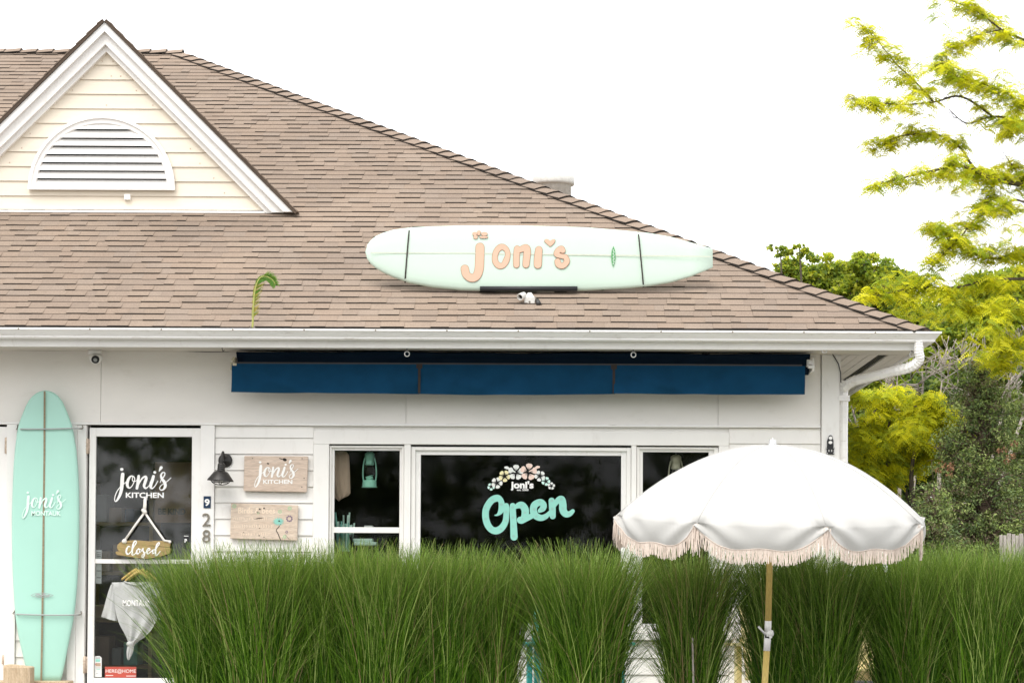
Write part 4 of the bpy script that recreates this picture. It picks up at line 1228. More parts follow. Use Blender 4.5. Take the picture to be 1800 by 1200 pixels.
# ---- house number plate and numerals
x0, x1, z0, z1 = rect(357.6, 871.5, 370.3, 892.5, -0.04)
npl = thing('number_plate', ((x0 + x1) / 2, -0.036, z0), 'small navy enamel plate with a white 9 on the door casing', 'number plate')
b = MB().box(x0, x1, -0.0365, -0.031, z0, z1).build('plate', M['navy_enamel'], npl); bevel(b, 0.0015)
m = MB(); text_px(m, '9', 359.6, 876.3, 368.6, 889, -0.0375, 0.035); m.build('numeral', M['white_vinyl'], npl)
m = MB(); text_into(m, '2', *rect(355.5, 901.5, 370, 924, -0.04), -0.042, -0.0)
def extrude(mb, d):
    n = len(mb.v); top = list(mb.v); fs = list(mb.f)
    mb.v += [(x, y + d, z) for x, y, z in top]
    from collections import Counter
    ed = Counter(); di = {}
    for f in fs:
        for i in range(len(f)):
            e = (f[i], f[(i + 1) % len(f)]); ed[tuple(sorted(e))] += 1; di[tuple(sorted(e))] = e
    for k, c in ed.items():
        if c == 1:
            a, b = di[k]; mb.f.append((a, b, b + n, a + n)); mb.mi.append(0)
    for f in fs:
        mb.f.append(tuple(i + n for i in f[::-1])); mb.mi.append(0)
    return mb
extrude(m, 0.010); tag(m.build('house_numeral', M['bronze']), 'aged bronze numeral 2 screwed to the white door casing', 'house number')
m = MB(); text_into(m, '8', *rect(355.8, 930.5, 369.5, 953, -0.04), -0.042, -0.0)
extrude(m, 0.010); tag(m.build('house_numeral', M['bronze']), 'aged bronze numeral 8 just above the grass on the door casing', 'house number')

# ---- hanging CLOSED board on the door
YC = -0.035
tf = zoom_tf(10, 195, 870, YC)
cl_ = thing('closed_sign', (P(252, 965, YC)[0], YC, P(252, 980, YC)[1]), 'driftwood plank lettered closed hanging by white rope on the shop door', 'sign')
pl = [(110, 880), (150, 830), (260, 800), (420, 788), (560, 798), (720, 812), (740, 796), (900, 800), (1030, 815), (1045, 860), (1030, 910), (1050, 950), (1030, 1020), (860, 1080), (640, 1112), (440, 1098), (240, 1068), (110, 1050), (75, 1010), (90, 985), (140, 985), (105, 935)]
b = MB().prism([tf(*p) for p in pl], YC, YC + 0.022).build('board', M['driftwood'], cl_); bevel(b, 0.003)
m = MB()
stroke(m, [(250, 840, 3), (330, 845, 7), (460, 855, 4)], tf, YC - 0.0006); stroke(m, [(660, 880, 4), (800, 890, 8), (900, 905, 6), (1020, 912, 7)], tf, YC - 0.0006); stroke(m, [(430, 1060, 3), (600, 1085, 6), (840, 1055, 3)], tf, YC - 0.0006)
m.build('crack', M['strap'], cl_)
CLO = [[(335, 905, 18), (305, 898, 22), (272, 960, 30), (278, 1020, 30), (312, 1030, 20), (355, 985, 16)],
       [(355, 990, 16), (405, 900, 18), (447, 830, 20), (425, 800, 18), (395, 850, 28), (376, 950, 32), (376, 1036, 30), (410, 1040, 18), (445, 1000, 16)],
       [(495, 940, 18), (458, 968, 26), (456, 1020, 26), (490, 1018, 18), (508, 962, 16), (480, 935, 15), (525, 952, 14)],
       [(520, 1000, 14), (567, 930, 18), (562, 970, 22), (590, 1020, 26), (575, 1080, 22), (543, 1082, 16), (560, 1040, 14), (630, 990, 14)],
       [(640, 985, 16), (688, 952, 18), (666, 930, 18), (634, 970, 26), (642, 1025, 24), (680, 1010, 16), (715, 975, 14)],
       [(780, 950, 18), (737, 968, 26), (737, 1020, 24), (772, 1000, 16), (800, 930, 16), (852, 850, 18), (845, 828, 16), (812, 860, 24), (788, 950, 30), (786, 1050, 28), (822, 1040, 18), (865, 985, 14)]]
m = MB()
for k, s in enumerate(CLO): stroke(m, s, tf, YC - 0.001 - 0.0005 * k)
m.build('lettering', M['white_vinyl'], cl_)
m = MB()
p = lambda a, b, y=YC: (tf(a, b)[0], y, tf(a, b)[1])
m.tube([p(585, 70, -0.006), p(582, 160, -0.012), p(575, 260, -0.02)], 0.010, 8); m.tube([p(598, 70, -0.008), p(598, 180, -0.014), p(592, 280, -0.022)], 0.009, 8)
m.tube([p(590, 300, -0.026), p(430, 520, -0.03), p(245, 790, -0.034)], 0.0088, 8); m.tube([p(590, 300, -0.026), p(740, 520, -0.03), p(935, 795, -0.034), p(1040, 812, -0.036)], 0.0088, 8)
for (a, b, r1) in ((565, 262, 0.014), (600, 292, 0.016), (585, 285, 0.015), (240, 806, 0.019), (222, 812, 0.014), (1035, 818, 0.012)):
    x, y, z = p(a, b, -0.036); m.lathe([(0.002, -r1), (r1 * 0.8, -r1 * 0.6), (r1, 0), (r1 * 0.8, r1 * 0.6), (0.002, r1)], (x, y, z), (0.6, 0, 0.8), 10)
m.build('rope', M['rope'], cl_, True)
MB().lathe([(0.014, 0), (0.012, 0.02), (0.006, 0.024)], (p(590, 66)[0], 0.0195, p(590, 66)[2]), (0, -1, 0), 12).build('hook', M['white_plastic'], cl_, True)

# ---- stickers and notes on the door glass
YG = 0.0175
x0, x1, z0, z1 = rect(184.5, 1171, 239.5, 1190, YG)
rs = thing('red_sticker', ((x0 + x1) / 2, YG, z0), 'red sticker lettered HERE@HOME at the bottom of the door glass', 'sticker')
MB().box(x0, x1, YG, YG + 0.0015, z0, z1).build('sheet', M['red_sticker'], rs)
m = MB(); text_px(m, 'HERE@HOME', 185.8, 1175.2, 239, 1183.2, YG - 0.0006, 0.0)
for (u0, u1, v) in ((186, 199, 1186.2), (222, 239, 1187.2)): m.add([(P(u, v + d, YG)[0], YG - 0.0006, P(u, v + d, YG)[1]) for u, d in ((u0, -0.5), (u1, -0.5), (u1, 0.5), (u0, 0.5))], [(0, 1, 2, 3)])
m.build('lettering', M['white_vinyl'], rs)
ws = thing('white_sticker', (P(172.5, 1190, YG)[0], YG, P(172.5, 1189, YG)[1]), 'tall narrow white sticker with printed boxes low on the door glass', 'sticker')
MB().prism([P(u, v, YG) for u, v in ((166.3, 1152.5), (175.5, 1152.2), (178.7, 1155.5), (178.7, 1188.8), (166.3, 1188.8))], YG, YG + 0.0015).build('sheet', M['paper'], ws)
for (u0, v0, u1, v1, mt, nm) in ((168, 1157.5, 176, 1162.3, 'aqua_vinyl', 'aqua_print'), (168, 1154.5, 176, 1156.5, 'grey_print', 'grey_print'), (168, 1164.3, 177, 1170.3, 'tan_shirt', 'photo_print'), (167.6, 1165.2, 169, 1168, 'red_sticker', 'red_print'), (168, 1172.3, 177, 1173.6, 'grey_print', 'grey_print'), (169.5, 1174.9, 176.3, 1176.1, 'aqua_vinyl', 'aqua_print'), (168.5, 1182.5, 173, 1183.2, 'grey_print', 'grey_print')):
    mm = MB(); xx = rect(u0, v0, u1, v1, YG); dy = 0.0009 if nm == 'red_print' else 0.0005
    mm.add([(xx[0], YG - dy, xx[2]), (xx[1], YG - dy, xx[2]), (xx[1], YG - dy, xx[3]), (xx[0], YG - dy, xx[3])], [(0, 1, 2, 3)]); mm.build(nm, M[mt], ws)
pn = thing('paper_notice', (P(173, 1000, 0.045)[0], 0.045, P(173, 1025, 0.045)[1]), 'white paper notice taped inside the door glass at its left edge', 'notice')
MB().pbox(168, 966, 178.5, 1025, 0.040, 0.0415).build('sheet', M['paper'], pn)
m = MB()
for v in (970, 973.5, 977, 1002, 1014): 
    xx = rect(170, v, 177, v + 1.2, 0.0395); m.add([(xx[0], 0.0395, xx[2]), (xx[1], 0.0395, xx[2]), (xx[1], 0.0395, xx[3]), (xx[0], 0.0395, xx[3])], [(0, 1, 2, 3)])
m.build('print', M['black_print'], pn)
ps = thing('small_sticker', (P(326, 955, YG)[0], YG, P(326, 962, YG)[1]), 'small black and white sticker lettered P at the right edge of the door glass', 'sticker')
MB().pbox(322.5, 940, 332, 964, YG, YG + 0.001).build('sheet', M['black_print'], ps)
m = MB(); text_px(m, 'P', 324.5, 946.5, 328.8, 953, YG - 0.0005, 0.03); m.build('lettering', M['white_vinyl'], ps)
m = MB(); xx = rect(323.3, 941, 331.2, 942.0, YG); m.add([(xx[0], YG - 0.0006, xx[2]), (xx[1], YG - 0.0006, xx[2]), (xx[1], YG - 0.0006, xx[3]), (xx[0], YG - 0.0006, xx[3])], [(0, 1, 2, 3)]); m.build('border_print', M['white_vinyl'], ps)

# ---- hangers and the grey shirt on the door rail
YH = -0.075
def hanger(ua, va, half, Y, label, drop=17):
    c = P3(ua, va, Y)
    t = thing('coat_hanger', (c.x, Y, c.z), label, 'hanger', 'wooden hangers hooked on the door rail')
    rings = []
    for k in range(17):
        s = (k - 8) / 8
        x = c.x + s * half / 234
        z = c.z - (abs(s) ** 1.15) * drop / 234 + 0.002
        th = 0.014 * (1 - 0.35 * abs(s))
        rings.append([(x, Y - 0.006, z - th), (x, Y + 0.006, z - th), (x, Y + 0.006, z + th), (x, Y - 0.006, z + th)])
    MB().loft(rings).build('arm', M['hanger'], t, True)
    MB().tube(catmull([(c.x, Y, c.z + 0.01), (c.x, Y, c.z + 0.055), (c.x + 0.016, Y, c.z + 0.075), (c.x + 0.004, Y, c.z + 0.092), (c.x - 0.012, Y, c.z + 0.082)], 5), 0.0022, 6).build('hook', M['steel'], t, True)
hanger(244, 1004, 24, YH, 'wooden hanger carrying the grey shirt, frontmost of the three on the door')
hanger(239, 1001.5, 25, YH + 0.020, 'wooden hanger just behind and left of the one with the grey shirt')
hanger(251, 1002, 25, YH + 0.036, 'wooden hanger just behind and right of the one with the grey shirt')
tsh = thing('grey_shirt', (P(245, 1150, YH)[0], YH, P(245, 1150, YH)[1]), 'grey T-shirt knotted at the hem hanging on the shop door, lettered MONTAUK', 'shirt')
def zz6(a, b): return (170 + a / 6.316, 980 + b / 6.316)
def cloth_rows(rows, Y, amp, name, mat, parent, nx=26, seed=0, fold=9):
    m = MB(); rings = []
    for k, (b, a0, a1) in enumerate(rows):
        ring = []
        for q in range(nx):
            t = q / (nx - 1)
            u, v = zz6(a0 + (a1 - a0) * t, b if not isinstance(b, tuple) else b[0] + (b[1] - b[0]) * t)
            y = Y - 0.03 * math.sin(PI * t) - amp * (k / len(rows)) * math.sin(t * fold * 2 + seed + k * 0.25) - 0.004 * math.sin(t * 17 + k)
            x, z = P(u, v, Y); ring.append((x, y, z))
        rings.append(ring)
    m.loft(rings, False, False)
    o = m.build(name, mat, parent, True)
    return o
body = [((268, 268), 300, 600), ((272, 278), 170, 690), ((330, 330), 165, 730), (400, 180, 740), (480, 195, 720), (560, 205, 700), (640, 222, 680), (700, 240, 660), (760, 268, 630), (820, 300, 590), (880, 328, 530), (930, 345, 460), (948, 352, 440)]
def collar(rows): return rows
cloth_rows([(( (b, b) if not isinstance(b, tuple) else b), a0, a1) for b, a0, a1 in body], YH - 0.03, 0.018, 'body', M['grey_shirt'], tsh, 34, 0.5, 8)
cloth_rows([((300, 272), 155, 215), ((360, 340), 135, 215), ((450, 430), 108, 222), ((560, 530), 78, 226), ((645, 690), 50, 228), ((655, 700), 52, 226)], YH - 0.012, 0.02, 'sleeve', M['grey_shirt'], tsh, 16, 2.0, 3)
cloth_rows([((272, 300), 680, 745), ((340, 360), 690, 770), ((430, 450), 690, 800), ((530, 560), 690, 830), ((690, 645), 690, 855)], YH - 0.012, 0.02, 'sleeve', M['grey_shirt'], tsh, 16, 1.0, 3)
cloth_rows([((945, 945), 352, 432), ((985, 975), 340, 415), ((1040, 1030), 332, 408), ((1100, 1070), 336, 395), ((1135, 1128), 348, 366)], YH - 0.045, 0.015, 'knot_tail', M['grey_shirt'], tsh, 12, 0.0, 4)
m = MB(); kx, kz = P(*zz6(388, 950), YH); m.lathe([(0.004, -0.03), (0.018, -0.02), (0.022, 0), (0.018, 0.02), (0.004, 0.03)], (kx, YH - 0.055, kz), (1, 0, 0.15), 12); m.build('knot', M['grey_shirt'], tsh, True)
m = MB(); 
for r_ in (0.0, 1.0):
    m.tube([(P(*zz6(a, b), YH)[0], YH - 0.055 - 0.012 * (1 - abs((a - 455) / 145) ** 2) - 0.004 * r_, P(*zz6(a, b), YH)[1]) for a, b in [(320 + 270 * k / 14, 262 + (28 + 9 * r_) * math.sin(PI * k / 14) + 6 * (k / 14 - .5)) for k in range(15)]], 0.004, 6)
m.build('collar', M['grey_shirt'], tsh, True)
m = MB(); text_px(m, 'MONTAUK', 215.8, 1053.8, 264, 1064.5, YH - 0.085, 0.02)
m.build('lettering', M['white_vinyl'], tsh)

# ---- things behind the left window
YW = 0.20
ln = P3(649, 826, YW)
def lantern(u, vt, vb, wpx, Y, mat, label):
    s = (vb - vt) / 66.0 * (18 + Y) / FPX * 1.0
    base = P3(u, vb, Y)
    t = thing('hurricane_lantern', tuple(base), label, 'lantern', 'hurricane lanterns in the shop windows')
    L = lambda prof: [(r * s, h * s) for r, h in prof]
    MB().lathe(L([(14.5, 0), (14.5, 1.5), (13, 2), (13, 10), (11.5, 13), (6, 15), (5, 16)]), base, n=24).build('tank', mat, t, True)
    MB().lathe(L([(6, 15), (7, 18), (6, 20)]), base, n=18).build('burner', mat, t, True)
    MB().lathe(L([(5.5, 20), (9.5, 26), (10, 32), (7, 40), (6, 42)]), base, n=20, caps=False).build('globe', M['glass'], t, True)
    MB().lathe(L([(6.5, 41), (8.5, 44), (7.5, 46), (7.5, 54), (9, 55), (9, 63), (5, 66), (0.1, 66.5)]), base, n=20).build('chimney', mat, t, True)
    for sg in (-1, 1):
        MB().tube(catmull([tuple(base + Vector((sg * 11 * s, 0, 11 * s))), tuple(base + Vector((sg * 12.5 * s, 0, 24 * s))), tuple(base + Vector((sg * 11.5 * s, 0, 42 * s))), tuple(base + Vector((sg * 8.5 * s, 0, 56 * s)))], 5), 1.3 * s, 8).build('side_tube', mat, t, True)
    MB().tube([base + Vector((7 * s * math.cos(a), 7 * s * math.sin(a), 21 * s + 2 * s * math.cos(a))) for a in np.linspace(0, 2 * PI, 16)], 0.7 * s, 6).build('guard', mat, t, True)
    MB().tube([base + Vector((0, 0, 66 * s)), (base.x, base.y, z_wtop + 0.05)], 0.002, 5).build('wire', M['steel'], t)
lantern(649.5, 794, 856.5, 28, YW, M['mint_enamel'], 'mint green hurricane lantern hanging behind the left window pane')
lantern(1188, 799, 868, 30, YW, M['cream_enamel'], 'cream hurricane lantern behind the right window, half hidden by the umbrella')
tsw = thing('tan_shirt', (P(600, 880, 0.16)[0], 0.16, P(600, 880, 0.16)[1]), 'brownish tan T-shirt hanging at the left edge of the left window', 'shirt')
m = MB(); rings = []
for k, (v, ua, ub) in enumerate(((788, 570, 590), (793, 570, 609), (800, 570, 613.5), (815, 570, 614.5), (835, 572, 615), (855, 578, 615.5), (868, 584, 616), (873, 589, 612), (879, 596, 600))):
    rings.append([(P(ua + (ub - ua) * q / 13, v, 0.16)[0], 0.16 - 0.02 * math.sin(q / 13 * PI) + 0.008 * math.sin(q * 1.9 + k * 0.5), P(600, v + (2 - 4 * q / 13 if k > 5 else 0), 0.16)[1]) for q in range(14)])
m.loft(rings, False, False); m.build('sleeve', M['tan_shirt'], tsw, True)
cup = thing('straw_cup', (P(606, 970, 0.25)[0], 0.25, P(606, 985, 0.25)[1]), 'clear cup of mint paper straws on the left window ledge', 'cup')
cb = P3(606, 982, 0.25)
MB().lathe([(0.052, 0), (0.066, 0.19), (0.064, 0.19), (0.050, 0.004)], cb, n=20, caps=False).build('cup', M['glass'], cup, True)
for k in range(34):
    a, r = random.uniform(0, 2 * PI), 0.058 * math.sqrt(random.random())
    hgt = random.uniform(0.25, 0.29) if k > 5 else random.uniform(0.33, 0.36)
    ox = (-0.012 if k <= 5 else 0)
    p0 = cb + Vector((r * 0.7 * math.cos(a) + ox, r * 0.7 * math.sin(a), 0.01)); p1 = cb + Vector((r * 1.25 * math.cos(a) + ox * 1.6, r * 1.25 * math.sin(a), hgt))
    MB().tube([p0, p1], 0.0065, 6).build('straw', M['faded_vinyl'] if k % 3 else M['aqua_vinyl'], cup)
tr = thing('napkin_stack', (P(650, 955, 0.3)[0], 0.3, P(640, 960, 0.3)[1]), 'pale folded cloths stacked beside the straw cup on the window ledge', 'napkins')
for k, (u0, v0, u1, v1) in enumerate(((622, 952, 662, 958), (620, 946, 655, 952), (640, 923, 655, 927))):
    b = MB().pbox(u0, v0, u1, v1, 0.25 + 0.01 * k, 0.40).build('napkin' if k < 2 else 'tin', M['faded_vinyl'] if k < 2 else M['paper'], tr); bevel(b, 0.006)
led = MB().box(XU(560), XU(730), 0.14, 0.5, P(640, 960, 0.25)[1] - 0.04, P(640, 984, 0.25)[1]); tag(led.build('window_ledge', M['interior_floor'], None), 'dark wooden ledge inside the left window under the straw cup', 'ledge')

# ---- window graphics
YG2 = 0.0405
fd = thing('window_decal', (P(915, 860, YG2)[0], YG2, P(915, 862, YG2)[1]), 'arc of pastel hibiscus flowers over small white joni\'s on the big window', 'decal')
tf = zoom_tf(13.85, 850, 810, YG2)
def hibiscus(a, b, r, mat, rot, y, nm='flower'):
    m = MB()
    for k in range(5):
        t = rot + 2 * PI * k / 5
        pts = []
        for (rr_, da) in ((0.14, 0.0), (0.45, -0.36), (0.75, -0.54), (0.93, -0.40), (1.0, -0.12), (0.97, 0.06), (1.0, 0.22), (0.88, 0.46), (0.66, 0.52), (0.42, 0.36)):
            pts.append(tf(a + r * rr_ * math.cos(t + da), b + r * rr_ * math.sin(t + da)))
        m.add([(x, y - 0.00015 * k, z) for x, z in pts], [tuple(range(len(pts)))])
    if r > 150:
        s = 1 if a > 900 else -1
        stroke(m, [(a + s * 20, b - 10, 28), (a + s * 150, b - 80, 40), (a + s * 210, b - 112, 70), (a + s * 255, b - 118, 50)], tf, y - 0.0015)
    m.build(nm, mat, fd)
    m = MB()
    for k in range(5):
        t = rot + 2 * PI * k / 5
        for da in (-0.2, 0.0, 0.2):
            stroke(m, [(a + r * 0.1 * math.cos(t), b + r * 0.1 * math.sin(t), r * 0.05), (a + r * 0.55 * math.cos(t + da), b + r * 0.55 * math.sin(t + da), r * 0.02)], tf, y - 0.0009 - 0.0001 * k, False, 0, 3, False)
        blob(m, a, b, r * 0.09, r * 0.09, tf, y - 0.0008, 10)
    m.build('flower_veins', M['black_print'], fd)
pk = paint('pale_pink_vinyl', (0.85, 0.66, 0.57), 0.5, 0.04, 30); yl = paint('pale_yellow_vinyl', (0.86, 0.78, 0.45), 0.5, 0.04, 30); mt = paint('pale_mint_vinyl', (0.62, 0.86, 0.77), 0.5, 0.04, 30); gw = paint('grey_white_vinyl', (0.80, 0.81, 0.78), 0.5, 0.04, 30)
for k, (a, b, r, mm, rot) in enumerate(((185, 622, 92, mt, 0.3), (325, 530, 140, gw, 0.1), (510, 365, 145, yl, 0.2), (785, 275, 188, gw, -1.5), (1095, 262, 208, pk, -1.45), (1370, 362, 135, gw, 0.5), (1515, 490, 110, mt, 0.1), (1650, 605, 90, gw, -0.2))):
    hibiscus(a, b, r, mm, rot, YG2 - 0.0003 - 0.0022 * (k if k < 5 else 8 - k))
m = MB(); text_px(m, 'joni\'s', 897.3, 844.8, 938, 862, YG2 - 0.001, 0.045); text_px(m, 'est. 2000', 908.5, 858.8, 929, 862.2, YG2 - 0.0025, 0.03); m.build('lettering', M['white_vinyl'], fd)
op = thing('open_sign', (P(927, 940, YG2)[0], YG2, P(927, 950, YG2)[1]), 'large aqua script Open sticker in the middle of the big window', 'decal')
tf = zoom_tf(10, 840, 860, YG2)
OPN = [[(300, 450, 18), (345, 442, 40), (395, 390, 88), (420, 310, 112), (405, 200, 100), (340, 150, 120), (235, 195, 118), (150, 330, 116), (135, 470, 118), (170, 610, 120), (240, 700, 118), (330, 722, 124), (420, 670, 118), (485, 560, 106), (500, 420, 100), (500, 320, 108), (500, 280, 90)],
       [(612, 285, 102), (614, 400, 112), (626, 600, 116), (636, 830, 128)],
       [(640, 330, 40), (700, 285, 96), (770, 272, 122), (826, 340, 130), (832, 430, 130), (805, 500, 112), (765, 535, 124), (745, 535, 120)],
       [(770, 550, 100), (860, 512, 86), (940, 465, 96)],
       [(1085, 372, 70), (1140, 330, 110), (1155, 265, 108), (1095, 222, 116), (1000, 270, 124), (975, 370, 124), (1015, 455, 122), (1100, 496, 110), (1190, 472, 92), (1270, 395, 60)],
       [(1297, 195, 108), (1308, 300, 118), (1315, 465, 108)],
       [(1320, 330, 50), (1385, 215, 96), (1465, 168, 124), (1492, 260, 132), (1498, 360, 130), (1545, 425, 120), (1610, 425, 96), (1668, 378, 70)]]
m = MB()
for k, s in enumerate(OPN): stroke(m, s, tf, YG2 - 0.001 - 0.0006 * k, False, 0, 9)
m.build('lettering', M['aqua_vinyl'], op)
m = MB()
for (a, b) in ((260, 180), (415, 260), (135, 320), (135, 515), (230, 680), (405, 690), (495, 390), (500, 545), (610, 310), (615, 490), (620, 645), (628, 815), (765, 285), (830, 405), (778, 520), (1085, 215), (990, 345), (1135, 340), (1028, 470), (1185, 500), (1300, 195), (1310, 340), (1315, 475), (1465, 170), (1495, 330), (1600, 430)):
    n = random.choice((4, 5, 6))
    for k in range(n):
        t = 2 * PI * k / n + a
        blob(m, a + 15 * math.cos(t), b + 15 * math.sin(t), 6, 6, tf, YG2 - 0.0075, 6)
m.build('flower_print', M['grey_print'], op)

# ---- spot light fixture on the roof, palm leaf, black bracket
fx = P3(930, 540, -0.11); fx.z = Z_EAVE + (fx.y - Y_EAVE) * PITCH
fl = thing('flood_light', tuple(fx), 'small grey twin spotlight fixture on the shingles below the mint surfboard', 'spotlight')
c0 = P3(931, 526, -0.14)
w2_ = 18 / 2 / 236
b = MB().hexa([(c0.x - w2_, -0.17, c0.z - 0.042), (c0.x + w2_, -0.17, c0.z - 0.042), (c0.x + w2_, -0.06, c0.z - 0.042), (c0.x - w2_, -0.06, c0.z - 0.042)],
              [(c0.x - w2_ * 1.05, -0.17, c0.z + 0.006), (c0.x + w2_ * 1.05, -0.17, c0.z + 0.006), (c0.x + w2_, -0.05, c0.z + 0.006), (c0.x - w2_, -0.05, c0.z + 0.006)])
b.hexa([(c0.x - w2_ * 1.05, -0.171, c0.z + 0.007), (c0.x + w2_ * 1.05, -0.171, c0.z + 0.007), (c0.x + w2_, -0.05, c0.z + 0.007), (c0.x - w2_, -0.05, c0.z + 0.007)],
       [(c0.x - w2_ * 0.35, -0.13, c0.z + 0.052), (c0.x + w2_ * 0.35, -0.13, c0.z + 0.052), (c0.x + w2_ * 0.35, -0.08, c0.z + 0.052), (c0.x - w2_ * 0.35, -0.08, c0.z + 0.052)])
bevel(b.build('junction_box', M['grey_plastic'], fl), 0.003)
MB().lathe([(0.008, 0), (0.006, 0.004)], (c0.x, -0.171, c0.z - 0.022), (0, -1, 0), 10).build('plug', M['bronze'], fl)
hd_a = P3(915, 521.5, -0.19); hd_b = P3(924, 516, -0.13)
MB().lathe([(0.020, 0.055), (0.024, 0.03), (0.026, -0.004), (0.0255, -0.012), (0.020, -0.011), (0.017, 0.03)], hd_a, (hd_b - hd_a), 18, caps=False).build('lamp_head', M['grey_plastic'], fl, True)
MB().lathe([(0.019, 0.012), (0.002, 0.012)], hd_a, (hd_b - hd_a), 16).build('lens', M['black_print'], fl, True)
hd_c = P3(947.5, 536, -0.19); hd_d = P3(942, 522, -0.13)
MB().lathe([(0.014, 0.06), (0.019, 0.03), (0.021, -0.006), (0.015, -0.005)], hd_c, (hd_d - hd_c), 16).build('lamp_head', M['black_metal'], fl, True)
MB().tube([c0 + Vector((-0.03, 0.02, 0.01)), hd_b], 0.006, 6).build('knuckle', M['steel'], fl); MB().tube([c0 + Vector((0.03, 0.02, 0.0)), hd_d], 0.006, 6).build('knuckle', M['steel'], fl)

pth = catmull([tuple(P3(444, 576, -0.62)), tuple(P3(445, 550, -0.62)), tuple(P3(447, 520, -0.62)), tuple(P3(451, 500, -0.62)), tuple(P3(458, 488, -0.62)), tuple(P3(468, 486, -0.63)), tuple(P3(478, 491, -0.64)), tuple(P3(484, 499, -0.65))], 8)
pf = thing('palm_leaf', pth[0], 'green palm frond stuck in the gutter with its tip curling over', 'palm leaf')
MB().tube(pth, [0.007 * (1 - 0.8 * k / len(pth)) + 0.0012 for k in range(len(pth))], 6).build('stalk', M['fence_wood'] if False else paint('frond_stalk', (0.36, 0.38, 0.10), 0.6, 0.2, 20), pf, True)
Vp, Fp, Tp = [], [], []
rp = random.Random(3)
for k in range(6, len(pth) - 1):
    p = Vector(pth[k]); d = (Vector(pth[k + 1]) - Vector(pth[k - 1])).normalized()
    f = k / len(pth)
    for r_ in range(3):
        for sg in (-1, 1):
            s = d.cross(Vector((0, -1, 0))).normalized() * sg
            ln_ = (0.03 + 0.06 * math.sin(PI * min(1, f * 0.9 + 0.1))) * rp.uniform(0.7, 1.1) * (0.35 if sg * s.x < 0 and f < 0.55 else 1)
            if s.x < 0 and f < 0.6: ln_ *= 0.3
            dirl = (s * 0.6 + d * 0.75 + Vector((0, rp.uniform(-0.35, 0.15), rp.uniform(-0.15, 0.05)))).normalized()
            o_ = p + d * rp.uniform(-0.006, 0.006)
            b_ = len(Vp); wd = dirl.cross(Vector((0, -1, 0.2))).normalized() * 0.0032
            Vp += [o_ - wd, o_ + wd, o_ + dirl * ln_ + wd * 0.2 + Vector((0, 0, -0.2 * ln_)), o_ + dirl * ln_ - wd * 0.2 + Vector((0, 0, -0.2 * ln_))]
            Fp.append((b_, b_ + 1, b_ + 2, b_ + 3))
            dead = f < 0.42 and rp.random() < 0.6
            Tp += [(0.42, 0.36, 0.08) if dead else (rp.uniform(0.10, 0.20), rp.uniform(0.24, 0.34), 0.04)] * 4
tag(np_mesh('leaflets', [tuple(v) for v in Vp], Fp, M['leaf'], pf, Tp), kind='stuff')
rt = MB()
for sg in (-1, 0.6, 1): rt.tube([pth[0], (pth[0][0] + sg * 0.012, -0.63, pth[0][2] + 0.01), (pth[0][0] + sg * 0.022, -0.63, pth[0][2] - 0.008)], 0.002, 5)
rt.build('root', M['pale_bark'], pf)

tf = zoom_tf(15, 1440, 740, -0.04)
bk = thing('wall_bracket', (P(1460, 797, -0.04)[0], -0.03, P(1460, 798, -0.04)[1]), 'black metal flagpole bracket screwed to the white corner board', 'bracket')
poly = [(245, 420), (262, 378), (300, 362), (338, 378), (358, 420), (378, 520), (378, 680), (400, 690), (405, 720), (385, 745), (385, 820), (405, 845), (395, 872), (190, 872), (180, 845), (200, 820), (205, 745), (175, 720), (180, 690), (208, 680), (208, 520)]
b = MB().prism([tf(a, c_) for a, c_ in poly], -0.042, -0.027).build('plate', M['black_print'], bk); bevel(b, 0.002)
m = MB()
for (a, c_, r1, r2) in ((300, 442, 48, 45), (295, 560, 52, 40)): blob(m, a, c_, r1, r2, tf, -0.0445, 16)
extrude(m, 0.003); m.build('reflector', M['white_vinyl'], bk)
m = MB()
for (a, c_) in ((190, 710), (385, 700), (210, 845), (378, 838)):
    x, z = tf(a, c_); m.lathe([(0.006, 0), (0.004, 0.004)], (x, -0.042, z), (0, -1, 0), 8)
for a in (255, 325): m.box(tf(a - 14, 800)[0], tf(a + 14, 800)[0], -0.047, -0.0425, tf(a, 805)[1], tf(a, 750)[1])
m.build('screw', M['steel'], bk)

ip = thing('wall_poster', (P(305, 915, 0.9)[0], 0.9, P(305, 915, 0.9)[1]), 'brown poster lettered BE KIND dimly seen through the shop door', 'poster')
MB().pbox(272, 812, 345, 918, 0.9, 0.92).build('sheet', paint('brown_kraft_board', (0.30, 0.19, 0.12), 0.8, 0.15, 12), ip)
m = MB(); text_px(m, 'BE KIND', 278, 893, 326, 904, 0.898, 0.04); m.build('lettering', M['black_print'], ip)
sh = thing('display_shelf', (P(215, 1180, 1.2)[0], 1.2, 0.02), 'dark wooden display shelf with folded goods inside behind the shop door', 'shelf')
x0, x1 = P(160, 1000, 1.2)[0], P(262, 1000, 1.2)[0]
for z in (0.25, 0.62, 1.0, 1.4): MB().box(x0, x1, 1.2, 1.55, z, z + 0.025).build('shelf_board', M['driftwood'], sh)
for x in (x0 - 0.03, x1): MB().box(x, x + 0.03, 1.19, 1.56, 0.02, 1.75).build('side_panel', M['driftwood'], sh)
rgs = random.Random(2)
for z in (0.275, 0.645, 1.025, 1.425):
    x = x0 + 0.02
    while x < x1 - 0.12:
        w_ = rgs.uniform(0.07, 0.13); bevel(MB().box(x, x + w_, 1.22, 1.5, z, z + rgs.uniform(0.08, 0.24)).build('goods', rgs.choice([M['tan_shirt'], M['grey_print'], M['aqua_vinyl'], M['log'], M['navy']]), sh), 0.01)
        x += w_ + 0.02

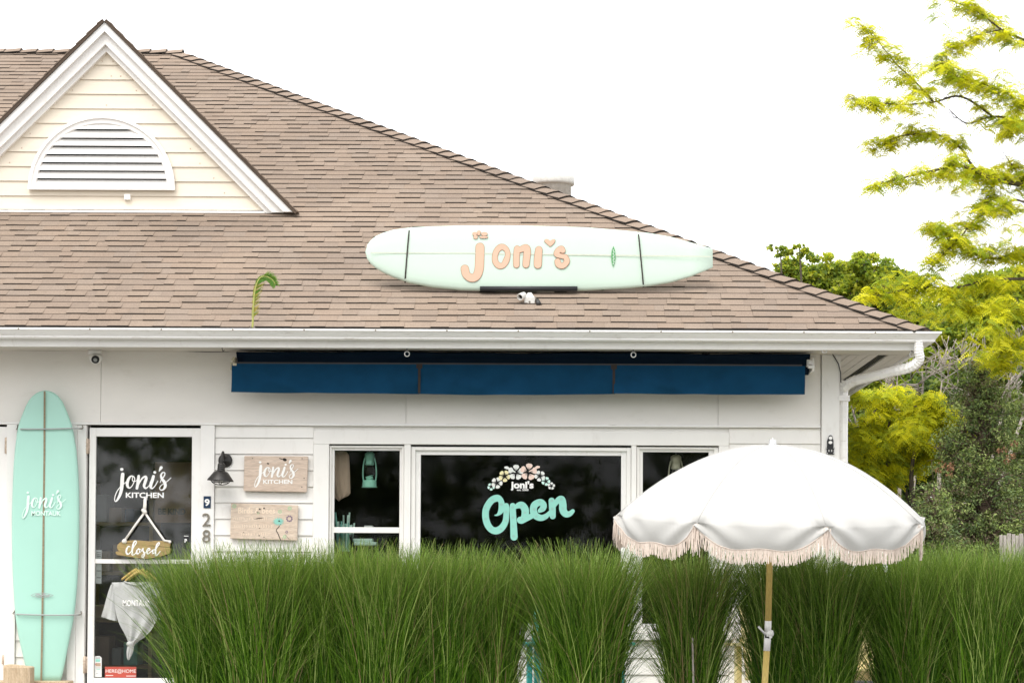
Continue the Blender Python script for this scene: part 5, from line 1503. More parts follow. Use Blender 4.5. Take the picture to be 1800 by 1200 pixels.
# ================================================================== PLANTING AND FURNITURE IN FRONT
def grass_clump(base, n, height, r0, spread, label, seed, lean_bias=(0, 0), group='ornamental grass clumps along the shop front', dry=0.05):
    rg = np.random.default_rng(seed)
    ang = rg.uniform(0, 2 * PI, n); rad = r0 * np.sqrt(rg.uniform(0, 1, n))
    b = np.stack([base[0] + rad * np.cos(ang) * 1.15, base[1] + rad * np.sin(ang), np.zeros(n)], 1)
    f = rad / r0
    phi = ang + rg.normal(0, 1.0, n)
    hgt = 0.955 * height * np.clip(rg.normal(0.97, 0.06, n), 0.45, 1.08)
    short = rg.random(n) < 0.34
    hgt[short] *= rg.uniform(0.45, 0.9, short.sum())
    out = 1.05 * spread * (0.10 + 0.80 * f * rg.uniform(0.25, 1.15, n)) + np.abs(rg.normal(0, 0.05, n))
    wild = rg.random(n) < 0.05
    out[wild] += rg.uniform(0.05, 0.28, wild.sum())
    lx = out * np.cos(phi) + lean_bias[0] * f * rg.uniform(0.2, 1, n); ly = out * np.sin(phi) * 0.8 + lean_bias[1]
    ln = np.sqrt(lx ** 2 + ly ** 2) + 1e-6
    hgt = np.where(ln > 0.32 * height, hgt * (1 - 0.35 * np.clip((ln - 0.32 * height) / height, 0, 1)), hgt)
    cur = rg.uniform(1.7, 4.0, n)
    K = 7
    t = np.linspace(0, 1, K)[None, :]
    drp = np.clip(rg.normal(0.03, 0.05, n), 0, 0.3)[:, None] * height
    drp[wild] += 0.12
    X = b[:, 0:1] + lx[:, None] * t ** cur[:, None]
    Y = b[:, 1:2] + ly[:, None] * t ** cur[:, None]
    Z = hgt[:, None] * t - drp * t ** 3
    C = np.stack([X, Y, Z], 2)
    ph2 = phi + PI / 2 + rg.normal(0, 0.9, n)
    wd = rg.uniform(0.0020, 0.0046, n)
    W = (wd[:, None] * np.clip(1.05 - t, 0.06, 1) ** 0.55)[:, :, None] * np.stack([np.cos(ph2), np.sin(ph2), np.zeros(n)], 1)[:, None, :]
    V = np.stack([C - W, C + W], 2).reshape(-1, 3)
    idx = np.arange(n)[:, None] * (K * 2) + np.arange(K - 1)[None, :] * 2
    F = np.stack([idx, idx + 1, idx + 3, idx + 2], 2).reshape(-1, 4)
    mixv = (rg.random(n) ** 1.7)[:, None]
    colA = np.array([0.026, 0.092, 0.004]); colB = np.array([0.180, 0.350, 0.026])
    c = colA * (1 - mixv) + colB * mixv
    pal = rg.random(n) < 0.14
    c[pal] = np.array([0.40, 0.52, 0.14])
    dr = rg.random(n) < dry
    c[dr] = np.array([0.34, 0.26, 0.13])
    T = np.repeat(c, K * 2, 0).reshape(n, K, 2, 3)
    tip = np.clip((np.linspace(0, 1, K) - 0.6) / 0.4, 0, 1)[None, :, None, None]
    T = T * (1 - tip * 0.4) + np.array([0.24, 0.30, 0.08]) * tip * 0.4          # paler blade tips
    rootc = np.clip(1 - np.linspace(0, 1, K) / 0.25, 0, 1)[None, :, None, None]
    T = T * (1 - rootc * 0.6) + np.array([0.20, 0.17, 0.07]) * rootc * 0.6       # straw-coloured sheaths
    o = np_mesh('grass_clump', V, F, M['grass_blade'], None, T.reshape(-1, 3))
    return tag(o, label, 'grass clump', group)
G = lambda u, Y: P(u, 1180, Y)[0]
YGR = -1.95
specs = [(370, YGR + 0.05, 4800, 1.19, 0.20, 0.42, (-0.03, 0), 'arching green grass clump in front of the shop door, leftmost of the row'),
         (462, YGR - 0.10, 4600, 1.21, 0.22, 0.42, (0, 0), 'dense green grass clump below the painted flower sign'),
         (562, YGR + 0.05, 4600, 1.22, 0.22, 0.40, (0, 0), 'dense green grass clump below the left window'),
         (668, YGR - 0.08, 4600, 1.22, 0.21, 0.40, (0, 0), 'dense green grass clump below the post between left and middle window'),
         (782, YGR + 0.04, 4400, 1.22, 0.20, 0.40, (0, 0), 'green grass clump below the left part of the big window, straw stalks at its foot'),
         (868, YGR + 0.02, 2200, 1.19, 0.12, 0.34, (0, 0), 'narrow green grass clump with dry stalks below the Open lettering'),
         (1025, YGR - 0.05, 5000, 1.23, 0.21, 0.44, (0, 0), 'full green grass clump below the right part of the big window'),
         (1215, YGR, 3600, 1.22, 0.13, 0.40, (0, 0), 'slender green grass clump with a bamboo stake left of the umbrella pole'),
         (1372, YGR + 0.05, 3800, 1.22, 0.14, 0.40, (0, 0), 'green grass clump just behind the umbrella pole'),
         (1450, YGR - 0.05, 3600, 1.22, 0.15, 0.40, (0, 0), 'green grass clump under the right half of the umbrella'),
         (1600, YGR, 5000, 1.23, 0.19, 0.44, (0, 0), 'full green grass clump right of the umbrella'),
         (1720, YGR - 0.05, 4400, 1.23, 0.18, 0.40, (0, 0), 'green grass clump second from the right end of the row'),
         (1830, YGR, 4600, 1.23, 0.19, 0.42, (0, 0), 'green grass clump at the right end of the row, in front of the grey fence')]
for k, (u, y, n, h, r0, sp, lb, lab) in enumerate(specs):
    grass_clump((G(u, y), y), n, h, r0, sp, lab, 100 + k, lb, dry=0.12 if u in (790, 868, 1215) else 0.04)
m = MB(); p = P3(1217.5, 1120, -2.15); m.tube([(p.x + 0.012, p.y, 0), (p.x + 0.006, p.y, p.z * 0.5), tuple(p)], [0.008, 0.0075, 0.007], 7)
tag(m.build('bamboo_stake', M['pale_bark'], None, True), 'tan bamboo stake standing in a slender grass clump left of the umbrella pole', 'stake')

# ---- low painted chairs between the grass and the wall
def garden_chair(c, mat, label, rot=0.0, group=None):
    t = thing('garden_chair', (c[0], c[1], 0), label, 'chair', group)
    def tr(x, y, z): return (c[0] + x * math.cos(rot) - y * math.sin(rot), c[1] + x * math.sin(rot) + y * math.cos(rot), z)
    def bar(x0, x1, y0, y1, za, zb, th, name):
        m = MB(); lo = [tr(x0, y0, za), tr(x1, y0, za), tr(x1, y1, zb), tr(x0, y1, zb)]
        m.hexa(lo, [(p[0], p[1], p[2] + th) for p in lo]); bevel(m.build(name, mat, t), 0.004)
    for k in range(5): bar(-0.27, 0.27, -0.32 + k * 0.11, -0.22 + k * 0.11, 0.34 - k * 0.018, 0.325 - k * 0.018, 0.02, 'seat_slat')
    for k in range(6):
        x = -0.26 + k * 0.088
        m = MB(); hgt = 0.78 + 0.05 * math.sin(PI * (k + 0.5) / 6)
        lo = [tr(x, 0.20, 0.27), tr(x + 0.08, 0.20, 0.27), tr(x + 0.08, 0.225, 0.27), tr(x, 0.225, 0.27)]
        hi = [tr(x - 0.004, 0.42, hgt), tr(x + 0.084, 0.42, hgt), tr(x + 0.084, 0.445, hgt), tr(x - 0.004, 0.445, hgt)]
        bevel(m.hexa(lo, hi).build('back_slat', mat, t), 0.004)
    for sg in (-1, 1):
        bar(sg * 0.33 - 0.06, sg * 0.33 + 0.06, -0.38, 0.36, 0.52, 0.50, 0.022, 'armrest')
        bar(sg * 0.30 - 0.02, sg * 0.30 + 0.02, -0.34, -0.25, 0.0, 0.0, 0.52, 'leg')
        bar(sg * 0.30 - 0.02, sg * 0.30 + 0.02, 0.26, 0.34, 0.0, 0.0, 0.50, 'leg')
    bar(-0.28, 0.28, 0.335, 0.355, 0.50, 0.50, 0.07, 'cross_rail')
garden_chair((P(1385, 1180, -0.75)[0], -0.75), M['yellow'], 'pale yellow slatted garden chair behind the grass near the umbrella pole', 0.15, 'yellow garden chairs')
garden_chair((P(1530, 1180, -0.75)[0], -0.75), M['yellow'], 'pale yellow slatted garden chair in the gap right of the umbrella pole', -0.1, 'yellow garden chairs')
garden_chair((P(1010, 1180, -0.80)[0], -0.80), M['teal_paint'], 'teal slatted garden chair glimpsed through the grass below the big window', 0.1)

# ---- umbrella
YU = -3.0
ucx, ucz = P(1355, 905, YU)
UC = Vector((ucx, YU, ucz))
UM = Matrix.Translation(UC) @ Matrix.Rotation(math.radians(5.0), 4, 'X') @ Matrix.Rotation(math.radians(0.9), 4, 'Y')
RU = 0.998; HU = 0.442
jz = -(ucz - P(1347, 1113, YU + 0.06)[1]) / math.cos(math.radians(5))
J = UM @ Vector((0, 0, jz))
foot = Vector((P(1342, 1200, YU + 0.06)[0] - 0.012, J.y, 0.0))
um = thing('umbrella', (foot.x, foot.y, 0), 'white beach umbrella with scalloped cotton fringe on a wooden tilting pole', 'umbrella')
NR = 8; PH = math.radians(76 - 90) * -1
ribs_a = [-math.radians(76) + 2 * PI * k / NR for k in range(NR)]        # azimuth, -90 faces the viewer
def rim(a, t):
    """radius factor between two ribs: cloth pulls slightly inwards"""
    chord = math.cos(PI / NR) / math.cos((t - 0.5) * 2 * PI / NR)
    return 0.35 + 0.65 * chord
def hang(t):
    e = abs(2 * t - 1)
    return 0.020 + 0.136 * (1 - e ** 3.6) - 0.022 * math.exp(-((t - 0.5) / 0.16) ** 2)
tips = []
for k in range(NR):
    a0, a1 = ribs_a[k], ribs_a[k] + 2 * PI / NR
    m = MB(); nt, nq = 25, 16
    rings = []
    for q in range(nq):
        f = q / (nq - 1)
        ring = []
        for i_ in range(nt):
            t = i_ / (nt - 1); a = a0 + (a1 - a0) * t
            fl = 1 - (1 - rim(a, t)) * f
            r = RU * f * fl
            sag = -0.020 * math.sin(PI * t) * f * (1.2 - f) * 2
            ring.append(UM @ Vector((r * math.cos(a), r * math.sin(a), HU * (1 - f ** 2) + sag * 0.6)))
        rings.append(ring)
    # hanging flap
    nf_ = 9
    for q in range(1, nf_):
        f = q / (nf_ - 1)
        ring = []
        for i_ in range(nt):
            t = i_ / (nt - 1); a = a0 + (a1 - a0) * t
            e = abs(2 * t - 1)
            fold = 0.026 * math.sin((e * 2.2 + f * 0.9) * 4.6 + k) * (e ** 1.0) * math.sin(PI * min(1, f * 0.9 + 0.1)) + 0.007 * abs(math.sin(t * 11 + k * 2 + f)) * f - 0.010 * math.exp(-(((e - 0.55 - 0.25 * (1 - f)) * 9) ** 2)) * f - 0.012 * math.exp(-(((e - 0.8 - 0.12 * (1 - f)) * 14) ** 2))
            r = RU * rim(a, t) + (0.022 * math.sin(f * 1.6) - 0.035 * f * f * (1 - e ** 2)) + fold
            ring.append(UM @ Vector((r * math.cos(a), r * math.sin(a), -hang(t) * f - 0.010 * math.sin(PI * t) * f)))
        rings.append(ring)
    bottom = rings[-1]
    m.loft(rings, False, False)
    m.build('canopy_panel', M['umbrella'], um, True)
    # hem tape and fringe
    MB().tube([p + Vector((0, 0, -0.001)) for p in bottom], 0.0035, 5).build('hem', M['fringe'], um, True)
    Vf, Ff = [], []
    rg = random.Random(40 + k)
    c3 = [Vector(p) for p in bottom]
    n_s = 190
    for s_i in range(n_s):
        t = (s_i + rg.random()) / n_s * (nt - 1)
        i0 = min(int(t), nt - 2); p = c3[i0].lerp(c3[i0 + 1], t - i0)
        tang = (c3[i0 + 1] - c3[i0]).normalized()
        L_ = 0.088 * rg.uniform(0.86, 1.08)
        sway = tang * rg.uniform(-0.012, 0.012) + Vector((rg.uniform(-0.004, 0.004), rg.uniform(-0.006, 0.006), 0))
        wv_ = tang * rg.uniform(0.0028, 0.0050)
        b_ = len(Vf)
        for q in range(4):
            f = q / 3
            c_ = p + Vector((0, 0, -L_ * f + 0.004)) + sway * f + tang * 0.003 * math.sin(f * 5 + s_i)
            w_ = wv_ * (1 - 0.45 * f) 
            nrm = Vector((tang.y, -tang.x, 0)) * 0.0015 * (1 if s_i % 2 else -1)
            Vf += [c_ - w_ + nrm, c_ + w_ - nrm]
        Ff += [(b_ + 2 * q, b_ + 2 * q + 1, b_ + 2 * q + 3, b_ + 2 * q + 2) for q in range(3)]
    # bunched threads at the rib tip
    tip = UM @ Vector((RU * math.cos(a0), RU * math.sin(a0), -0.004)); ta = Vector((-math.sin(a0), math.cos(a0), 0)); oa = Vector((math.cos(a0), math.sin(a0), 0))
    for s_i in range(34):
        p = tip + ta * rg.uniform(-0.022, 0.022) + oa * rg.uniform(0.0, 0.02) + Vector((0, 0, -rg.uniform(0, 0.05)))
        L_ = rg.uniform(0.10, 0.16); b_ = len(Vf); sw = ta * rg.uniform(-0.015, 0.015) + oa * rg.uniform(-0.005, 0.012)
        for q in range(4):
            f = q / 3; c_ = p + Vector((0, 0, -L_ * f)) + sw * f; w_ = ta * 0.0028 * (1 - 0.4 * f)
            Vf += [c_ - w_, c_ + w_]
        Ff += [(b_ + 2 * q, b_ + 2 * q + 1, b_ + 2 * q + 3, b_ + 2 * q + 2) for q in range(3)]
    tag(np_mesh('fringe', [tuple(v) for v in Vf], Ff, M['fringe'], um), kind='stuff')
    # rib
    MB().tube([UM @ Vector((RU * f * math.cos(a0), RU * f * math.sin(a0), HU * (1 - f ** 2) - 0.008)) for f in np.linspace(0.03, 0.995, 12)], 0.005, 6).build('rib', M['white_plastic'], um, True)
    MB().tube([UM @ Vector((0.02 * math.cos(a0), 0.02 * math.sin(a0), 0.10)), UM @ Vector((RU * 0.5 * math.cos(a0), RU * 0.5 * math.sin(a0), HU * 0.75 - 0.012))], 0.004, 6).build('strut', M['white_plastic'], um, True)
    MB().tube([UM @ Vector((RU * f * math.cos(a0) * 1.001, RU * f * math.sin(a0) * 1.001, HU * (1 - f ** 2) + 0.0015)) for f in np.linspace(0.05, 0.99, 14)], 0.0022, 5).build('seam', M['umbrella'], um, True)
axz = (UM.to_3x3() @ Vector((0, 0, 1))).normalized()
MB().lathe([(0.045, -0.004), (0.03, 0.004), (0.023, 0.006), (0.023, 0.03), (0.020, 0.033), (0.006, 0.034), (0.005, 0.042), (0.002, 0.044)], UM @ Vector((0, 0, HU)), axz, 20).build('finial', M['alu'], um, True)
MB().lathe([(0.033, 0), (0.036, 0.01), (0.036, 0.05), (0.028, 0.06)], UM @ Vector((0, 0, 0.07)), axz, 16).build('runner', M['white_plastic'], um, True)
topj = UM @ Vector((0, 0, jz + 0.08))
MB().tube([UM @ Vector((0, 0, HU - 0.01)), topj], 0.0205, 14).build('upper_pole', M['ash_pole'], um, True)
lowd = (foot - J).normalized()
MB().tube([J + lowd * 0.105, foot], 0.0205, 14).build('lower_pole', M['ash_pole'], um, True)
MB().tube([topj + axz * 0.002, J + axz * 0.012], 0.0213, 14).build('tilt_sleeve', M['white_plastic'], um, True)
MB().tube([J + axz * 0.008 + Vector((0.0, -0.003, 0)), J + lowd * 0.108], 0.0215, 14).build('tilt_sleeve', M['white_plastic'], um, True)
b = MB().lathe([(0.017, -0.026), (0.019, 0), (0.017, 0.026)], J + Vector((0.006, -0.012, 0.0)), (0.75, -0.6, 0.1), 14)
b.build('pivot', M['white_plastic'], um, True)
bevel(MB().hexa([J + Vector(p) for p in ((0.004, -0.03, -0.030), (0.024, -0.03, -0.028), (0.024, 0.0, -0.028), (0.004, 0.0, -0.03))], [J + Vector(p) for p in ((0.012, -0.03, 0.024), (0.032, -0.03, 0.022), (0.032, 0.0, 0.022), (0.012, 0.0, 0.024))]).build('clasp', M['white_plastic'], um), 0.004)
MB().tube([J + Vector((-0.012, -0.018, -0.012)), J + Vector((-0.028, -0.024, 0.006)), J + Vector((-0.062, -0.03, 0.046))], [0.006, 0.0075, 0.009], 8).build('lever', M['alu'], um, True)
MB().tube([J + Vector((-0.02, -0.02, -0.02)), J + Vector((0.012, -0.024, -0.024))], 0.006, 8).build('pin', M['black_metal'], um, True)
MB().lathe([(0.20, 0.001), (0.20, 0.02), (0.17, 0.05), (0.03, 0.065), (0.026, 0.12)], (foot.x, foot.y, 0), n=24).build('base', M['white_plastic'], um, True)

# ================================================================== TREES BEHIND THE RIGHT SIDE
def leaf_mass(name, C, N, size, pal, mat, parent, seed, flat=0.5, aspect=0.5, out=None):
    """N small leaves round the points C (k,4: x,y,z,radius)"""
    rg = np.random.default_rng(seed)
    C = np.asarray(C, dtype=float)
    wts = C[:, 3] ** 2; wts /= wts.sum()
    ci = rg.choice(len(C), N, p=wts)
    d = rg.normal(0, 1, (N, 3)); d /= np.linalg.norm(d, axis=1)[:, None]
    rr_ = C[ci, 3] * rg.uniform(0.25, 1.0, N) ** 0.6
    p = C[ci, :3] + d * rr_[:, None] * np.array([1, 1, 0.75])
    n = rg.normal(0, 1, (N, 3)) + d * 0.8 + np.array([0, 0, 0.7]); n /= np.linalg.norm(n, axis=1)[:, None]
    a = rg.normal(0, 1, (N, 3)); a -= (a * n).sum(1)[:, None] * n; a /= np.linalg.norm(a, axis=1)[:, None]
    b = np.cross(n, a)
    s = size * rg.uniform(0.6, 1.3, N)[:, None]
    V = np.stack([p - a * s, p - b * s * aspect, p + a * s, p + b * s * aspect], 1).reshape(-1, 3)
    F = np.arange(N * 4).reshape(N, 4)
    pal = np.array(pal)
    cl = rg.integers(0, len(pal), len(C))
    use = np.where(rg.random(N) < 0.6, cl[ci], rg.integers(0, len(pal), N))
    c = pal[use] * rg.uniform(0.75, 1.2, N)[:, None]
    return np_mesh(name, V, F, mat, parent, np.repeat(c, 4, 0))

def compound(name, anchors, per, L, pal, parent, seed, jit=0.16, pairs=6, face=(0, -0.55, 0.85)):
    """pinnate locust leaves near the anchors (k,3); anchors may carry their own radius as 4th value"""
    rg = np.random.default_rng(seed)
    A = np.asarray(anchors, dtype=float)
    k = len(A); N = k * per
    rad = np.repeat(A[:, 3] if A.shape[1] > 3 else np.full(k, jit), per)
    o = np.repeat(A[:, :3], per, 0) + rg.normal(0, 0.55, (N, 3)) * rad[:, None] * np.array([1, 1, 0.6])
    phi = rg.uniform(0, 2 * PI, N)
    d = np.stack([np.cos(phi), np.sin(phi), rg.uniform(-0.5, 0.35, N)], 1); d /= np.linalg.norm(d, axis=1)[:, None]
    up = np.array(face) + rg.normal(0, 0.35, (N, 3))
    s = np.cross(d, up); s /= np.linalg.norm(s, axis=1)[:, None]
    Ls = L * rg.uniform(0.65, 1.15, N)
    Vs = []
    for i in range(pairs):
        f = (i + 1.0) / pairs
        c = o + d * (Ls * f)[:, None] - np.array([0, 0, 1.0]) * (Ls * 0.45 * f * f)[:, None]
        ll = (Ls * 0.30 * (1 - 0.35 * f))[:, None]; ww = (Ls * 0.085)[:, None]
        for sg in (-1, 1):
            tip = c + s * sg * ll + d * ll * 0.25 - np.array([0, 0, 1.0]) * ll * 0.15
            mid = (c + tip) / 2
            Vs.append(np.stack([c, mid - d * ww, tip, mid + d * ww], 1))
    V = np.stack(Vs, 1).reshape(-1, 3)
    F = np.arange(len(V)).reshape(-1, 4)
    pal = np.array(pal)
    cc = pal[np.where(rg.random(N) < 0.65, np.repeat(rg.integers(0, len(pal), k), per), rg.integers(0, len(pal), N))] * rg.uniform(0.8, 1.15, N)[:, None]
    return np_mesh(name, V, F, M['leaf'], parent, np.repeat(cc, pairs * 8, 0))

def branch_tree(mb, p, d, L, r, depth, rg, tips, spread=0.6, up=0.1, segs=4, minr=0.003):
    pts = [Vector(p)]; dd = Vector(d).normalized(); rads = [r]
    for k in range(segs):
        dd = (dd + Vector((rg.gauss(0, 0.16), rg.gauss(0, 0.16), rg.gauss(0, 0.12) + up * 0.2))).normalized()
        pts.append(pts[-1] + dd * (L / segs)); rads.append(max(minr, r * (1 - 0.5 * (k + 1) / segs)))
    mb.tube(pts, rads, 6 if r > 0.02 else 4)
    if depth == 0:
        tips.append(pts[-1]); tips.append(pts[-2]); return
    for k in range(rg.choice((2, 3, 3))):
        at = pts[rg.randint(max(1, segs - 2), segs)]
        nd = (dd + Vector((rg.gauss(0, spread), rg.gauss(0, spread), rg.gauss(0, spread * 0.7) + up))).normalized()
        branch_tree(mb, at, nd, L * rg.uniform(0.6, 0.85), rads[-1] * 0.85, depth - 1, rg, tips, spread, up, segs, minr)

YEL = [(0.76, 0.74, 0.04), (0.69, 0.69, 0.035), (0.54, 0.60, 0.04), (0.81, 0.78, 0.05), (0.36, 0.46, 0.04)]
YEL2 = [(0.88, 0.84, 0.035), (0.82, 0.79, 0.035), (0.74, 0.74, 0.04), (0.54, 0.60, 0.05), (0.38, 0.45, 0.05)]
MID = [(0.26, 0.36, 0.06), (0.36, 0.45, 0.06), (0.18, 0.27, 0.05), (0.48, 0.54, 0.07), (0.56, 0.58, 0.06)]
DARK = [(0.12, 0.19, 0.06), (0.17, 0.25, 0.07), (0.09, 0.15, 0.05), (0.26, 0.33, 0.08)]
JUN = [(0.19, 0.26, 0.10), (0.26, 0.34, 0.12), (0.13, 0.19, 0.08), (0.36, 0.43, 0.15), (0.23, 0.31, 0.08), (0.20, 0.17, 0.10)]

# ---- golden locust whose limbs reach in from the right
YT_ = 3.0
loc = thing('honey_locust', (P(2080, 1200, YT_)[0], YT_, 0), 'golden leaved locust tree reaching into the sky from the right edge', 'tree')
rg = random.Random(21)
LB = [  # limbs measured on the photograph: (u, v, depth offset)
    ([(2050, 420, 0), (1900, 330, 0), (1800, 325, 0), (1740, 312, -.1), (1690, 292, -.2), (1640, 300, -.3), (1590, 312, -.35), (1540, 325, -.4)], 0.030),
    ([(1800, 325, 0), (1720, 300, .1), (1690, 262, .2), (1660, 240, .2), (1610, 236, .2), (1570, 243, .3), (1538, 262, .3)], 0.016),
    ([(1920, 250, 0.2), (1800, 215, .2), (1745, 205, .2), (1700, 217, .2), (1668, 192, .2)], 0.018),
    ([(1745, 205, .2), (1690, 170, .2), (1640, 180, .1), (1580, 184, .0), (1530, 178, -.1), (1490, 174, -.1)], 0.012),
    ([(1640, 178, .1), (1608, 143, .1), (1575, 112, .1), (1545, 75, .1), (1515, 45, .1)], 0.010),
    ([(1950, 120, .3), (1800, 70, .3), (1760, 52, .3), (1725, 25, .3), (1690, 8, .2), (1650, -6, .2)], 0.016),
    ([(1760, 52, .3), (1720, 62, .2), (1690, 80, .2), (1662, 92, .2)], 0.007),
    ([(1662, 92, .2), (1668, 120, .2), (1690, 140, .2)], 0.005),
    ([(1920, 230, -.2), (1800, 180, -.1), (1770, 165, -.1), (1735, 150, -.1), (1700, 140, -.1), (1660, 130, 0)], 0.012),
    ([(1800, 215, .2), (1785, 225, .0), (1770, 235, .0)], 0.007),
    ([(1800, 325, 0), (1785, 300, .0), (1765, 270, .0)], 0.010),
    ([(2050, 520, 0), (1900, 430, -.2), (1800, 355, -.2), (1760, 365, -.2), (1715, 385, -.2), (1690, 415, -.2), (1660, 445, -.3), (1625, 485, -.3)], 0.016),
    ([(1690, 415, -.2), (1655, 402, -.2), (1632, 398, -.2)], 0.006),
    ([(2050, 560, 0.1), (1900, 480, .1), (1800, 445, .1), (1750, 455, .0), (1700, 440, .0), (1668, 425, .0)], 0.018),
    ([(1800, 490, -.1), (1740, 492, -.1), (1680, 505, -.2), (1620, 505, -.2), (1560, 515, -.3), (1535, 522, -.3)], 0.014),
    ([(2000, 600, 0.1), (1900, 560, .1), (1800, 545, .1), (1740, 540, .0), (1690, 545, .0)], 0.014),
    ([(1750, 312, -.1), (1735, 345, 0), (1715, 370, 0)], 0.006),
    ([(2000, 660, 0.0), (1880, 620, 0), (1800, 600, 0), (1765, 615, 0), (1750, 640, 0)], 0.010)]
tk = MB()
bx_ = P(2080, 1200, YT_)[0]
tk.tube([(bx_, YT_, 0), (bx_ + 0.03, YT_, 1.2), (bx_ - 0.04, YT_ + 0.05, 2.6), (bx_ - 0.02, YT_ + 0.05, 4.2), (bx_ - 0.1, YT_ + 0.1, 5.8), (bx_ - 0.15, YT_, 7.0)], [0.15, 0.13, 0.115, 0.095, 0.06, 0.03], 10)
anch = []
for pts, r in LB:
    q = catmull([tuple(P3(u, v, YT_ + dy)) for u, v, dy in pts], 5)
    if pts[0][0] > 1890:
        z0 = q[0][2] - 0.5
        q = [(bx_ - 0.03, YT_ + 0.03, max(1.0, z0))] + q
    n = len(q)
    tk.tube(q, [max(0.0022, r * (1 - 0.85 * k / n)) for k in range(n)], 6)
    for k in range(2, n):
        p = Vector(q[k])
        if p.x > P(1880, 300, YT_)[0]: continue
        for s_i in range(2):
            tw = Vector((rg.gauss(0, 1), rg.gauss(0, 1), rg.gauss(0, 0.6))).normalized() * rg.uniform(0.04, 0.17)
            tk.tube([p, p + tw * 0.6 + Vector((0, 0, 0.01)), p + tw], [0.0025, 0.002, 0.0012], 4)
            if rg.random() < 0.72: anch.append((*(p + tw), rg.uniform(0.035, 0.075)))
            if rg.random() < 0.5: anch.append((*(p + tw * 0.5), rg.uniform(0.03, 0.06)))
for u0, u1, v0, v1, n in ((1640, 1800, 400, 470, 16), (1560, 1800, 480, 560, 60), (1700, 1800, 130, 175, 10), (1590, 1690, 110, 200, 10), (1700, 1800, 560, 640, 22), (1640, 1700, 330, 300, 6), (1770, 1800, 205, 240, 6), (1650, 1800, 280, 340, 9)):
    for k in range(n):
        p = P3(rg.uniform(u0, u1), rg.uniform(min(v0, v1), max(v0, v1)), YT_ + rg.uniform(-0.5, 0.5)); anch.append((*p, rg.uniform(0.05, 0.11)))
# open gap where sky shows between the limbs
def in_gap(a):
    y = a[1]; s = FPX / (y + 18); u = CU + a[0] * s; v = 1013 - (a[2] - 1) * s
    return (1645 < u < 1720 and 160 < v < 228) or (1690 < u < 1768 and 212 < v < 285) or (1615 < u < 1660 and 152 < v < 170)
anch = [a for a in anch if not in_gap(a)]
tk.build('trunk', M['bark'], loc, True)
tag(compound('crown', anch, 15, 0.092, YEL, loc, 5), kind='stuff')

def bush(name, label, cat, Yc, blobs, N, size, pal, seed, mat='leaf', group=None, stems=5, flat=0.5, aspect=0.5, bark='bark', pinnate=False, puffs=14, fill=0):
    """blobs: (u, v, radius px); the plant stands at depth Yc"""
    rg = random.Random(seed)
    s = (Yc + 18) / FPX
    C = []
    for (u, v, r) in blobs:
        for k in range(puffs):
            a_, q_ = rg.uniform(0, 2 * PI), math.sqrt(rg.random())
            p = P3(u + r * 1.15 * q_ * math.cos(a_), v + r * 0.95 * q_ * math.sin(a_), Yc + rg.uniform(-1, 1) * r * s * math.sqrt(max(0.05, 1 - q_ * q_)) * 1.1)
            C.append((*p, r * s * rg.uniform(0.14, 0.42)))
        for k in range(fill):
            C.append((*P3(u + rg.gauss(0, r * 0.2), v + rg.gauss(0, r * 0.2) + r * 0.1, Yc + 0.3 * r * s), r * s * rg.uniform(0.75, 0.95)))
    um_ = sum(b[0] for b in blobs) / len(blobs)
    bx0 = P(um_, 900, Yc)[0]
    t = thing(name, (bx0, Yc, 0), label, cat, group)
    m = MB()
    for k in range(stems):
        c = Vector(C[rg.randrange(len(C))][:3])
        b0 = Vector((bx0 + rg.uniform(-0.2, 0.2), Yc + rg.uniform(-0.15, 0.15), 0))
        m.tube(catmull([tuple(b0), tuple(b0.lerp(c, 0.4) + Vector((rg.uniform(-.1, .1), 0, 0.2))), tuple(b0.lerp(c, 0.75) + Vector((rg.uniform(-.1, .1), 0, 0.1))), tuple(c)], 4), [0.05 * (1 - 0.07 * q) for q in range(13)], 6)
    for c in C:
        c0 = Vector(c[:3]); 
        e = c0 + Vector((rg.gauss(0, 1), rg.gauss(0, 1), rg.gauss(0, 0.8))).normalized() * c[3]
        m.tube([c0 + (c0 - e) * 0.8, c0, e], [0.012, 0.008, 0.003], 4)
    m.build('trunk', M[bark], t, True)
    if pinnate:
        rgn = np.random.default_rng(seed); CC = np.array(C)
        idx = rgn.choice(len(CC), N, p=CC[:, 3] ** 2 / (CC[:, 3] ** 2).sum())
        dd = rgn.normal(0, 1, (N, 3)); dd /= np.linalg.norm(dd, axis=1)[:, None]
        A = np.concatenate([CC[idx, :3] + dd * (CC[idx, 3] * rgn.uniform(0.75, 1.2, N))[:, None], np.full((N, 1), 0.05)], 1)
        tag(compound('crown', A, 4, size, pal, t, seed, face=(0, -0.95, 0.65)), kind='stuff')
    else:
        tag(leaf_mass('crown', C, N, size, pal, M[mat], t, seed, flat, aspect), kind='stuff')
    return t
# ---- low golden locust beside the wall corner
bush('golden_locust', 'bright yellow green feathery locust shrub right of the wall corner', 'tree', 4.2,
     [(1500, 760, 38), (1530, 720, 34), (1570, 745, 46), (1610, 760, 44), (1640, 735, 36), (1660, 765, 26), (1520, 800, 46), (1560, 815, 46), (1500, 830, 36), (1590, 835, 30), (1545, 850, 34), (1620, 715, 24), (1590, 705, 24), (1665, 735, 22), (1680, 760, 18), (1650, 800, 22)],
     2400, 0.10, YEL2, 31, pinnate=True, stems=7, puffs=8)
